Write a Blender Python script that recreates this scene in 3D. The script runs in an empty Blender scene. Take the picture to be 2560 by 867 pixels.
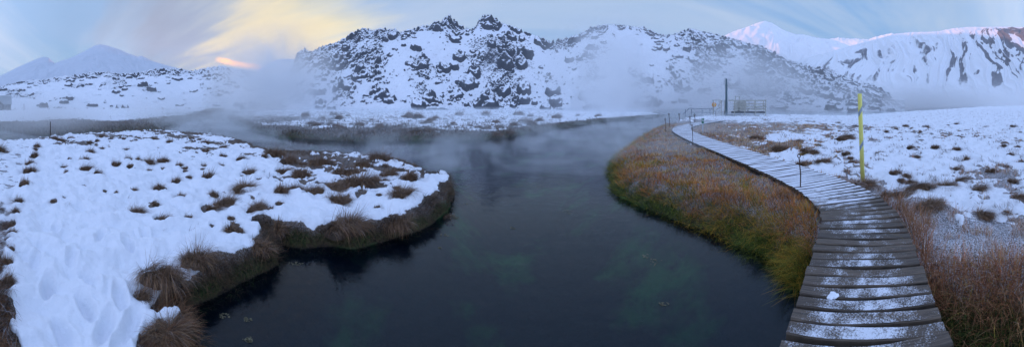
import bpy, bmesh, math, random, time
T0 = time.time()
def tick(n): print('T', n, round(time.time() - T0, 1))
import numpy as np
from mathutils import Vector, Matrix
random.seed(7)
RNG = np.random.default_rng(11)
PI = math.pi
C = bpy.context.scene.collection

# ------------------------------------------------------------------ survey
H = 1.6                       # eye height above the bridge deck (deck is z = 0)
HFOV = math.radians(200)
F = 2560 / HFOV
YH = 257.0
def az_(px): return (np.asarray(px, float) - 1280) / F
def polar(px, d, z=0.0):
    a = (px - 1280) / F
    return Vector((d * math.sin(a), d * math.cos(a), z))
def W(px, py, z=0.0): return polar(px, (H - z) * F / (py - YH), z)

# ------------------------------------------------------------------ noise
_P = np.random.default_rng(3).permutation(256)
_P = np.concatenate([_P, _P, _P])
_G = np.random.default_rng(4).uniform(0, 2 * PI, 256)
_GX, _GY = np.cos(_G), np.sin(_G)
def perlin(x, y, seed=0):
    x = np.asarray(x, float) + seed * 17.31; y = np.asarray(y, float) + seed * 9.77
    xi = np.floor(x).astype(np.int64); yi = np.floor(y).astype(np.int64)
    fx = x - xi; fy = y - yi
    u = fx * fx * fx * (fx * (fx * 6 - 15) + 10); v = fy * fy * fy * (fy * (fy * 6 - 15) + 10)
    def g(ix, iy, dx, dy):
        h = _P[(_P[ix & 255] + iy) & 255]
        return _GX[h] * dx + _GY[h] * dy
    a = g(xi, yi, fx, fy); b = g(xi + 1, yi, fx - 1, fy)
    c = g(xi, yi + 1, fx, fy - 1); d = g(xi + 1, yi + 1, fx - 1, fy - 1)
    return ((a + (b - a) * u) * (1 - v) + (c + (d - c) * u) * v) * 1.5
def fbm(x, y, oct=4, seed=0, gain=0.5):
    s = 0; a = 1; n = 0
    for i in range(oct):
        s = s + a * perlin(x * 2 ** i, y * 2 ** i, seed + i * 3); n += a * a; a *= gain
    return s / math.sqrt(n)
def sst(a, b, x):
    t = np.clip((x - a) / (b - a), 0, 1); return t * t * (3 - 2 * t)
def unif(n, sd=0.42): return 0.5 * (1 + np.tanh(n / sd * 0.8))

# ------------------------------------------------------------------ mesh helpers
def mesh_arrays(name, V, Q, smooth=False, attrs=None, cols=None):
    me = bpy.data.meshes.new(name)
    V = np.ascontiguousarray(V, np.float32); Q = np.ascontiguousarray(Q, np.int32)
    me.vertices.add(len(V)); me.vertices.foreach_set('co', V.ravel())
    n = len(Q); k = Q.shape[1]
    me.loops.add(n * k); me.loops.foreach_set('vertex_index', Q.ravel())
    me.polygons.add(n); me.polygons.foreach_set('loop_start', np.arange(n, dtype=np.int32) * k)
    me.update(calc_edges=True)
    me.polygons.foreach_set('use_smooth', np.full(n, smooth))
    for a, arr in (attrs or {}).items():
        at = me.attributes.new(a, 'FLOAT', 'POINT'); at.data.foreach_set('value', np.ascontiguousarray(arr, np.float32).ravel())
    for a, arr in (cols or {}).items():
        at = me.attributes.new(a, 'FLOAT_COLOR', 'POINT')
        arr = np.concatenate([np.clip(arr, 0, 1), np.ones((len(arr), 1))], 1)
        at.data.foreach_set('color', np.ascontiguousarray(arr, np.float32).ravel())
    me.validate()
    return me
def grid_quads(nu, nv, wrap=False):
    i = np.arange(nu if wrap else nu - 1); j = np.arange(nv - 1)
    I, J = np.meshgrid(i, j, indexing='ij'); I2 = (I + 1) % nu
    return np.stack([I * nv + J, I2 * nv + J, I2 * nv + J + 1, I * nv + J + 1], -1).reshape(-1, 4)
def link(name, me, mat, parent=None, **props):
    o = bpy.data.objects.new(name, me); C.objects.link(o)
    if mat is not None and me is not None:
        me.materials.clear(); me.materials.append(mat)
    if parent is not None: o.parent = parent
    for k, v in props.items(): o[k] = v
    return o
def thing(name, label, cat, loc=(0, 0, 0), rz=0, group=None):
    o = bpy.data.objects.new(name, None); C.objects.link(o)
    o.location = loc; o.rotation_euler = (0, 0, rz); o['label'] = label; o['category'] = cat
    if group: o['group'] = group
    return o
class MB:
    """collects boxes / tubes / lathes into one mesh"""
    def __init__(s): s.v = []; s.f = []
    def add(s, vs, fs):
        n = len(s.v); s.v += [tuple(p) for p in vs]; s.f += [tuple(i + n for i in f) for f in fs]
    def box(s, c, d, rz=0, rot=None):
        M = rot if rot is not None else Matrix.Rotation(rz, 3, 'Z')
        vs = [Vector(c) + M @ Vector((x * d[0] / 2, y * d[1] / 2, z * d[2] / 2)) for x in (-1, 1) for y in (-1, 1) for z in (-1, 1)]
        s.add(vs, [(0, 1, 3, 2), (4, 6, 7, 5), (0, 4, 5, 1), (2, 3, 7, 6), (0, 2, 6, 4), (1, 5, 7, 3)])
    def bar(s, a, b, w, h):
        a = Vector(a); b = Vector(b); x = (b - a).normalized()
        up = Vector((0, 0, 1)) if abs(x.z) < .95 else Vector((0, 1, 0))
        y = up.cross(x).normalized(); z = x.cross(y)
        M = Matrix((x, y, z)).transposed()
        s.box((a + b) / 2, ((b - a).length, w, h), rot=M)
    def tube(s, pts, r, n=10, closed=False):
        pts = [Vector(p) for p in pts]; R = r if hasattr(r, '__len__') else [r] * len(pts)
        m = len(pts); base = len(s.v); ref = None; vs = []
        for i, p in enumerate(pts):
            if closed: t = pts[(i + 1) % m] - pts[i - 1]
            else: t = pts[min(i + 1, m - 1)] - pts[max(i - 1, 0)]
            t.normalize()
            if ref is None: ref = Vector((1, 0, 0)) if abs(t.x) < .9 else Vector((0, 1, 0))
            u = t.cross(ref).normalized(); w = t.cross(u); ref = u.cross(t) if False else ref
            for k in range(n):
                a = 2 * PI * k / n; vs.append(p + (u * math.cos(a) + w * math.sin(a)) * R[i])
        fs = []
        for i in range(m if closed else m - 1):
            for k in range(n):
                a = i * n + k; b = i * n + (k + 1) % n; c = ((i + 1) % m) * n + (k + 1) % n; d = ((i + 1) % m) * n + k
                fs.append((a, b, c, d))
        if not closed: fs += [tuple(range(n)), tuple((m - 1) * n + k for k in reversed(range(n)))]
        s.add(vs, fs)
    def build(s, name, mat, parent=None, smooth=False, bevel=0, **props):
        me = bpy.data.meshes.new(name); me.from_pydata(s.v, [], s.f)
        bm = bmesh.new(); bm.from_mesh(me); bmesh.ops.recalc_face_normals(bm, faces=bm.faces)
        if bevel: bmesh.ops.bevel(bm, geom=[e for e in bm.edges if e.calc_face_angle(0) > .6], offset=bevel, segments=1, affect='EDGES')
        bm.to_mesh(me); bm.free()
        for p in me.polygons: p.use_smooth = smooth
        return link(name, me, mat, parent, **props)

# ------------------------------------------------------------------ materials
class N:
    def __init__(s, name):
        s.m = bpy.data.materials.new(name); s.m.use_nodes = True; s.t = s.m.node_tree; s.t.nodes.clear()
        s.out = s.t.nodes.new('ShaderNodeOutputMaterial')
    def n(s, typ, **kw):
        nd = s.t.nodes.new('ShaderNode' + typ)
        for k, v in kw.items():
            if k.startswith('i_'):
                key = k[2:]; key = int(key) if key.isdigit() else key.replace('_', ' ')
                nd.inputs[key].default_value = v
            else: setattr(nd, k, v)
        return nd
    def l(s, a, b): s.t.links.new(a, b)
    def set(s, sock, v):
        if hasattr(v, 'is_output') or isinstance(v, bpy.types.NodeSocket): s.l(v, sock)
        else: sock.default_value = v
    def math(s, op, a, b=0.0, c=0.0, clamp=False):
        nd = s.n('Math', operation=op, use_clamp=clamp)
        for i, v in enumerate((a, b, c)): s.set(nd.inputs[i], v)
        return nd.outputs[0]
    def noise(s, scale, detail=4, rough=.5, vec=None, dist=0):
        nd = s.n('TexNoise', i_Scale=scale, i_Detail=detail, i_Roughness=rough, i_Distortion=dist)
        if vec is not None: s.l(vec, nd.inputs['Vector'])
        return nd.outputs['Fac']
    def ramp(s, fac, a, b, v0=0.0, v1=1.0):
        nd = s.n('MapRange', clamp=True); s.set(nd.inputs[0], fac)
        for i, v in zip((1, 2, 3, 4), (a, b, v0, v1)): s.set(nd.inputs[i], v)
        return nd.outputs[0]
    def mix(s, fac, a, b):
        nd = s.n('Mix', data_type='RGBA'); s.set(nd.inputs[0], fac)
        for i, v in ((6, a), (7, b)):
            if isinstance(v, tuple): v = (*v, 1)
            s.set(nd.inputs[i], v)
        return nd.outputs[2]
    def pos(s): return s.n('NewGeometry').outputs['Position']
    def obj(s): return s.n('TexCoord').outputs['Object']
    def attr(s, name, vec=False): return s.n('Attribute', attribute_name=name).outputs['Color' if vec else 'Fac']
    def bsdf(s, col, rough=.7, spec=.3, bump=None, bstr=.3, bdist=.02, **kw):
        b = s.n('BsdfPrincipled')
        if isinstance(col, tuple): col = (*col, 1)
        s.set(b.inputs['Base Color'], col); s.set(b.inputs['Roughness'], rough); s.set(b.inputs['Specular IOR Level'], spec)
        for k, v in kw.items(): s.set(b.inputs[k.replace('_', ' ')], v)
        if bump is not None:
            bp = s.n('Bump', i_Strength=bstr, i_Distance=bdist); s.l(bump, bp.inputs['Height']); s.l(bp.outputs[0], b.inputs['Normal'])
        s.l(b.outputs[0], s.out.inputs['Surface']); return b
SNOW = (.83, .86, .91)

def mat_ground():
    m = N('ground'); p = m.pos()
    n1 = m.noise(3, 6, .6, p); n2 = m.noise(28, 4, .6, p); n3 = m.noise(.7, 4, .5, p)
    sep = m.n('SeparateXYZ'); m.l(p, sep.inputs[0]); z = sep.outputs[2]
    brown = m.mix(m.ramp(n2, .35, .65), (.022, .014, .009), (.085, .052, .03))
    straw = m.mix(m.ramp(n1, .4, .62), brown, (.11, .07, .035))
    green = m.mix(m.ramp(n2, .35, .65), (.012, .022, .008), (.05, .075, .018))
    soil = m.mix(m.math('MULTIPLY', m.attr('moss'), m.ramp(n1, .3, .6)), straw, green)
    bed = m.mix(m.ramp(n3, .52, .66), (.004, .008, .012), (.06, .24, .055))
    bed = m.mix(m.ramp(n1, .45, .7), bed, (.012, .018, .018))
    soil = m.mix(m.ramp(z, -.46, -.53), soil, bed)
    fr = m.math('MULTIPLY', m.attr('frost'), m.ramp(m.noise(60, 3, .7, p), .42, .62), clamp=True)
    soil = m.mix(fr, soil, (.7, .72, .78))
    sn = m.attr('snow')
    s2 = m.ramp(m.math('ADD', sn, m.math('MULTIPLY', m.math('SUBTRACT', m.noise(34, 5, .65, p), .5), .75)), .42, .58)
    col = m.mix(s2, soil, SNOW)
    h = m.math('ADD', m.math('MULTIPLY', n2, .6), m.math('MULTIPLY', m.noise(110, 3, .6, p), .3))
    h = m.math('ADD', h, m.math('MULTIPLY', m.noise(9, 4, .6, p), 1.2)); m.bsdf(col, .75, .25, h, .55, .045)
    return m.m
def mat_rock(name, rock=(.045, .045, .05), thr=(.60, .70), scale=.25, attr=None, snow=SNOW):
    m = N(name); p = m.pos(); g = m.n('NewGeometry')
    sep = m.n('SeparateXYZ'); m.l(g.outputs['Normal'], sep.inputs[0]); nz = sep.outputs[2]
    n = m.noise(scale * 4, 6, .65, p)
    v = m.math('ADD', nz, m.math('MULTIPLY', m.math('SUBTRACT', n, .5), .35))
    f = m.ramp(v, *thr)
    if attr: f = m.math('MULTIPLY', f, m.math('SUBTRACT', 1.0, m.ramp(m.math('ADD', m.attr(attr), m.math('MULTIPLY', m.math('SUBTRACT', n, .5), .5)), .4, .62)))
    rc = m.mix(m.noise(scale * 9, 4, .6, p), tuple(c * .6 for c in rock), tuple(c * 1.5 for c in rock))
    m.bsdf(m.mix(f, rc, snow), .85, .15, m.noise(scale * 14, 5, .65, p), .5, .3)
    return m.m
def mat_blade(name='dry_grass'):
    m = N(name); c = m.attr('col', True)
    b = m.bsdf(c, .7, .2); return m.m
def mat_water():
    m = N('water'); p = m.pos()
    mp = m.n('Mapping'); m.l(p, mp.inputs[0]); mp.inputs['Scale'].default_value = (1, 1, 1)
    n1 = m.noise(2.2, 3, .5, p, 1.2); n2 = m.noise(9, 3, .5, p, .8)
    big = m.ramp(m.noise(.25, 2, .5, p), .35, .7, .25, 1)
    h = m.math('MULTIPLY', m.math('ADD', n1, m.math('MULTIPLY', n2, .4)), big)
    bp = m.n('Bump', i_Strength=.09, i_Distance=.12); m.l(h, bp.inputs['Height'])
    gl = m.n('BsdfGlossy', i_Roughness=.012); m.l(bp.outputs[0], gl.inputs['Normal'])
    tr = m.n('BsdfTransparent'); tr.inputs[0].default_value = (.48, .66, .68, 1)
    fr = m.n('Fresnel', i_IOR=1.45); m.l(bp.outputs[0], fr.inputs['Normal'])
    mx = m.n('MixShader'); m.l(fr.outputs[0], mx.inputs[0]); m.l(tr.outputs[0], mx.inputs[1]); m.l(gl.outputs[0], mx.inputs[2])
    # murky body
    df = m.n('BsdfDiffuse'); df.inputs[0].default_value = (.003, .010, .024, 1)
    m2 = m.n('MixShader', i_0=.2); m.l(tr.outputs[0], m2.inputs[1]); m.l(df.outputs[0], m2.inputs[2]); m.l(m2.outputs[0], mx.inputs[1])
    m.l(mx.outputs[0], m.out.inputs['Surface']); return m.m
def mat_wood_frost():
    m = N('frosted_wood'); p = m.pos(); 
    mp = m.n('CombineXYZ'); m.l(m.math('MULTIPLY', m.attr('su'), 2.5), mp.inputs[0]); m.l(m.math('MULTIPLY', m.attr('sv'), 60), mp.inputs[1]); m.l(m.attr('pid'), mp.inputs[2])
    grain = m.noise(1.5, 5, .65, mp.outputs[0])
    base = m.mix(m.ramp(grain, .3, .7), (.03, .024, .018), (.20, .15, .11))
    base = m.mix(m.math('MULTIPLY', m.attr('tone'), .5), base, (.035, .03, .028))
    g = m.n('NewGeometry'); sep = m.n('SeparateXYZ'); m.l(g.outputs['Normal'], sep.inputs[0])
    up = m.ramp(sep.outputs[2], .75, .95)
    nf = m.math('ADD', m.math('MULTIPLY', m.noise(6, 4, .6, p), .42), m.math('MULTIPLY', m.noise(70, 4, .85, p), .58))
    fr = m.ramp(m.math('ADD', nf, m.math('MULTIPLY', m.math('SUBTRACT', m.attr('frost'), .5), .55)), .50, .60)
    col = m.mix(m.math('MULTIPLY', fr, up), base, (.74, .77, .83))
    m.bsdf(col, .6, .35, m.math('ADD', grain, fr), .4, .006)
    return m.m
def mat_plain(name, col, rough=.6, spec=.3, var=.25, scale=6, metal=0.0, frost=0.0):
    m = N(name); p = m.obj(); n = m.noise(scale, 5, .6, p)
    c = m.mix(m.ramp(n, .3, .7), tuple(x * (1 - var) for x in col), tuple(min(1, x * (1 + var)) for x in col))
    if frost:
        g = m.n('NewGeometry'); sep = m.n('SeparateXYZ'); m.l(g.outputs['Normal'], sep.inputs[0])
        c = m.mix(m.math('MULTIPLY', m.ramp(sep.outputs[2], .4, .8), frost), c, SNOW)
    m.bsdf(c, rough, spec, n, .15, .01, Metallic=metal); return m.m
M_GROUND = mat_ground(); M_BLADE = mat_blade(); M_WATER = mat_water(); M_DECK = mat_wood_frost()

# ------------------------------------------------------------------ shore outlines
WL = -0.5
def wpix(l, z=WL, off=0.0):
    out = []
    for px, py in l:
        p = polar(px, (H - z) * F / (py - YH) + off); out.append((p.x, p.y))
    return out
def wpol(l):
    out = []
    for px, d in l:
        p = polar(px, d); out.append((p.x, p.y))
    return out
LEFT = wpix([(455, 905), (500, 850), (462, 800), (458, 775), (520, 748), (600, 708), (655, 684), (692, 660), (684, 636), (676, 604), (706, 612), (760, 622), (830, 618), (880, 622),
             (930, 612), (985, 598), (1040, 578), (1085, 556), (1115, 530), (1132, 500), (1130, 468), (1112, 446)]) + \
       wpix([(1085, 428), (1045, 405), (1000, 391), (930, 381), (850, 379), (760, 374), (680, 371), (620, 350), (560, 335), (480, 326),
             (380, 322), (280, 325), (180, 331), (90, 341), (0, 346), (-120, 350)], -.15, .3) + [(-60, -14), (-60, -40), (-8, -12)] + wpol([(-100, 1.6), (0, 1.1), (150, 1.05), (300, 1.3), (400, 1.8)])
RIGHT = wpix([(2000, 703), (1950, 665), (1890, 628), (1830, 602), (1760, 576), (1690, 552), (1640, 532), (1590, 513), (1550, 495), (1528, 470),
              (1521, 432), (1524, 402), (1556, 380), (1600, 346), (1650, 319), (1700, 304)]) + \
        wpol([(1780, 42), (1900, 44), (2000, 43), (2090, 40), (2150, 42), (2260, 56), (2380, 80), (2450, 120), (2560, 170), (2800, 170), (2900, 60)]) + \
        [(8, -30), (6, -12), (4, -5)] + wpol([(2720, 2.9), (2560, 2.45), (2470, 2.50), (2390, 2.55), (2250, 2.7), (2100, 2.95)])
MID = wpix([(575, 300), (620, 322), (700, 342), (800, 350), (900, 354), (1000, 351), (1100, 348), (1200, 347), (1260, 345), (1320, 331), (1400, 319), (1500, 305),
            (1600, 296), (1665, 290)]) + wpol([(1640, 58), (1500, 70), (1100, 74), (800, 74), (600, 62), (565, 48)])
FARL = wpix([(-400, 330), (-100, 325), (0, 322), (60, 334), (110, 341), (160, 335), (300, 329), (420, 323), (465, 306), (520, 297), (552, 293)]) + \
       wpol([(560, 70), (560, 200), (0, 200), (-400, 200)])
LANDS = {'left': LEFT, 'right': RIGHT, 'mid': MID, 'farl': FARL}
def sdist(poly, x, y):
    x = x.astype(np.float32); y = y.astype(np.float32); P = np.array(poly, np.float32); d2 = np.full(x.shape, 1e18, np.float32); ins = np.zeros(x.shape, bool)
    for i in range(len(P)):
        ax, ay = P[i]; bx, by = P[(i + 1) % len(P)]
        ex, ey = bx - ax, by - ay; wx, wy = x - ax, y - ay
        t = np.clip((wx * ex + wy * ey) / (ex * ex + ey * ey + 1e-12), 0, 1)
        d2 = np.minimum(d2, (wx - ex * t) ** 2 + (wy - ey * t) ** 2)
        c = ((ay > y) != (by > y)) & (x < (bx - ax) * (y - ay) / (by - ay + 1e-12) + ax)
        ins ^= c
    return np.sqrt(d2) * np.where(ins, 1, -1)
COV = dict(
 left=[(100, 450, 1), (60, 620, .97), (200, 400, .92), (400, 360, .8), (400, 400, .92), (600, 400, .8), (600, 470, .86), (750, 430, .52), (850, 400, .42), (850, 465, .55), (950, 395, .5),
       (950, 465, .62), (1000, 500, .9), (1040, 470, .9), (900, 530, 1), (700, 540, .93), (500, 540, 1), (400, 600, 1.1), (200, 600, 1.1), (200, 800, 1.1), (5, 650, .6), (10, 760, .12), (30, 860, .12), (75, 760, 1.1), (62, 690, 1.0), (85, 850, 1.1), (120, 860, 1.1),
       (1060, 430, .55), (500, 331, .25), (300, 332, .5), (700, 379, .25), (150, 350, .6), (620, 365, .45), (850, 385, .35), (20, 400, 1), (40, 360, 1), (500, 345, .6), (500, 700, 1.1), (620, 600, 1.1)],
 right=[(1600, 380, -.1), (1700, 400, 0), (1800, 450, .05), (1650, 330, 0), (1760, 320, .05), (1790, 335, .08), (1850, 325, .4), (1850, 350, .38), (1900, 300, .7), (1900, 370, .5), (1980, 395, .62), (2050, 420, .75),
        (2000, 350, .72), (2200, 300, .93), (2400, 300, .95), (2550, 280, 1), (2200, 400, .84), (2400, 400, .85), (2550, 400, .85), (2200, 460, .6), (2230, 500, .3), (2350, 455, .65), (2400, 500, .58), (2500, 470, .6),
        (2530, 510, .65), (2350, 540, .3), (2450, 560, .35), (2550, 570, .25), (2300, 560, 0), (2350, 620, .0), (2450, 640, .0), (2550, 640, .0), (2400, 700, -.2), (2550, 800, -.3), (1900, 560, -.3),
        (1990, 600, -.3), (1930, 470, .05), (2020, 520, 0)],
 mid=[(700, 300, .25), (700, 330, 0), (900, 288, .75), (900, 312, .6), (1100, 300, .8), (1100, 284, .9), (1300, 290, .9), (1200, 320, .66), (1300, 322, .65), (1400, 290, 1.05), (1500, 285, 1.1), (1350, 310, .75),
      (1000, 330, .1), (1200, 335, .2), (750, 284, .6), (800, 305, .75), (1600, 284, 1.1)],
 farl=[(100, 288, .9), (300, 285, .97), (300, 297, .85), (300, 312, -.3), (200, 315, -.2), (30, 300, .8), (60, 325, .1), (500, 285, .6), (450, 302, -.1), (150, 305, .2), (-300, 300, .9)])
def cover(land, px, ld):
    n = np.zeros(px.shape); w = np.zeros(px.shape)
    for a, b, c in COV[land]:
        q = ((px - a) / 120) ** 2 + ((ld - math.log((H + .2) * F / (b - YH))) / .16) ** 2 + .02
        k = 1 / q ** 2; n += k * c; w += k
    return n / w
BANKW = dict(left=.16, right=.95, mid=1.3, farl=5.5)
TOPZ = dict(left=-.25, right=-.13, mid=-.2, farl=-.22)

# tussocks: (px, py of the foot, width in photo pixels)
TUS_L = [
 [(2, 379, 44), (88, 378, 22), (155, 350, 18), (222, 380, 26), (240, 352, 14), (275, 347, 12), (330, 352, 14), (385, 348, 20), (425, 354, 20), (512, 378, 22), (560, 368, 22)],
 [(73, 408, 24), (170, 395, 12), (290, 414, 28), (320, 402, 20), (375, 410, 34), (410, 403, 28), (447, 415, 20), (512, 418, 24), (600, 398, 26), (655, 395, 22), (690, 388, 40), (725, 404, 40)],
 [(60, 455, 27), (167, 428, 16), (215, 421, 31), (337, 426, 11), (462, 428, 12), (520, 441, 32), (625, 432, 40), (705, 430, 36), (762, 438, 48), (800, 408, 50), (865, 430, 70), (905, 412, 34), (958, 398, 56)],
 [(160, 494, 20), (262, 474, 14), (290, 480, 15), (450, 487, 34), (535, 482, 28), (612, 470, 64), (700, 482, 42), (738, 474, 46), (785, 482, 56), (838, 470, 56), (912, 458, 78), (975, 438, 44), (1022, 452, 34)],
 [(27, 555, 26), (22, 598, 22), (342, 526, 52), (383, 498, 24), (400, 550, 42), (470, 540, 26), (556, 502, 60), (577, 582, 42), (645, 522, 54), (852, 500, 62), (1008, 486, 66), (942, 514, 20), (530, 566, 16)]]
TUS_R = [(1895, 345, 40), (1952, 372, 46), (2000, 352, 30), (2030, 382, 40), (2060, 408, 44), (2118, 347, 48), (2168, 462, 60), (2010, 412, 46), (2200, 378, 26), (2232, 482, 60), (2296, 472, 54), (2268, 440, 30), (2368, 466, 56), (2405, 452, 40), (2448, 470, 44),
         (2475, 428, 28), (2548, 492, 50), (2330, 512, 66), (2455, 528, 70), (2385, 420, 26), (2290, 392, 28), (2520, 452, 34), (2100, 380, 30)]
TZ = -.2
TUS_E = [(90, 368, 20), (84, 392, 24), (70, 424, 30), (60, 462, 30), (47, 500, 22), (40, 528, 24), (30, 578, 26), (24, 622, 30), (20, 660, 36), (14, 705, 46)]
_r = random.Random(5); SM_L = []; SM_R = []; SM_M = []
while len(SM_L) < 90:
    px = _r.uniform(130, 1060); py = 345 + 250 * _r.random() ** 1.8; w_ = _r.uniform(10, 22) * (1 + (py - 345) / 300)
    if px > 640 and py > 530 or px < 420 and py > 540 or px > 1000 and py < 430: continue
    if _r.random() > .45 + .55 * math.exp(-((px - 820) / 170) ** 2 - ((py - 430) / 60) ** 2): continue
    SM_L.append((px, py, w_ * (1.5 if _r.random() < .25 else 1)))
while len(SM_R) < 60:
    px = _r.uniform(1960, 2560); py = 305 + 240 * _r.random() ** 1.4
    if py > 330 + (px - 1800) * .38: continue
    SM_R.append((px, py, _r.uniform(10, 20) * (1 + (py - 300) / 150)))
for _ in range(60):
    px = _r.uniform(760, 1500); top = 288; bot = 338 - max(0, px - 1250) * .12
    SM_M.append((px, _r.uniform(top, bot), _r.uniform(14, 32)))
TUSP = []
for px, py, w in TUS_E: d = (H - TZ) * F / (py - YH); TUSP.append((px, d, w * d / F / 2))
for px, py, w in SM_L: d = (H - TZ) * F / (py - YH); TUSP.append((px, d, w * d / F / 2))
for px, py, w in SM_R: d = (H + .1) * F / (py - YH); TUSP.append((px, d, w * d / F / 2))
for row in TUS_L:
    for px, py, w in row:
        d = (H - TZ) * F / (py - YH); TUSP.append((px, d, w * d / F / 2))
for px, py, w in TUS_R:
    d = (H + .1) * F / (py - YH); TUSP.append((px, d, w * d / F / 2))

# deck centre line from both edges of the walkway
DL = [(1940, 900), (1965, 867), (2000, 710), (2030, 612), (2056, 556), (2040, 512), (1990, 472), (1905, 432), (1830, 401), (1765, 370), (1715, 346), (1688, 331), (1681, 322), (1700, 312), (1745, 304), (1790, 299)]
DR = [(2405, 900), (2368, 867), (2325, 700), (2287, 600), (2258, 545), (2225, 505), (2185, 475), (2110, 443), (2020, 414), (1915, 386), (1815, 360), (1750, 338), (1722, 326), (1722, 319), (1765, 309), (1812, 302)]
cl = np.array([[(W(*a).x + W(*b).x) / 2, (W(*a).y + W(*b).y) / 2] for a, b in zip(DL, DR)])
def resample(P, step):
    P = np.array(P, float)
    for _ in range(3):          # Chaikin
        Q = [P[0]]
        for i in range(len(P) - 1): Q += [P[i] * .75 + P[i + 1] * .25, P[i] * .25 + P[i + 1] * .75]
        Q.append(P[-1]); P = np.array(Q)
    s = np.r_[0, np.cumsum(np.hypot(*np.diff(P, axis=0).T))]
    t = np.arange(0, s[-1], step)
    return np.stack([np.interp(t, s, P[:, 0]), np.interp(t, s, P[:, 1])], 1), t
CL, CT = resample(cl, .148)
print('deck length', CT[-1], len(CL))

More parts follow.
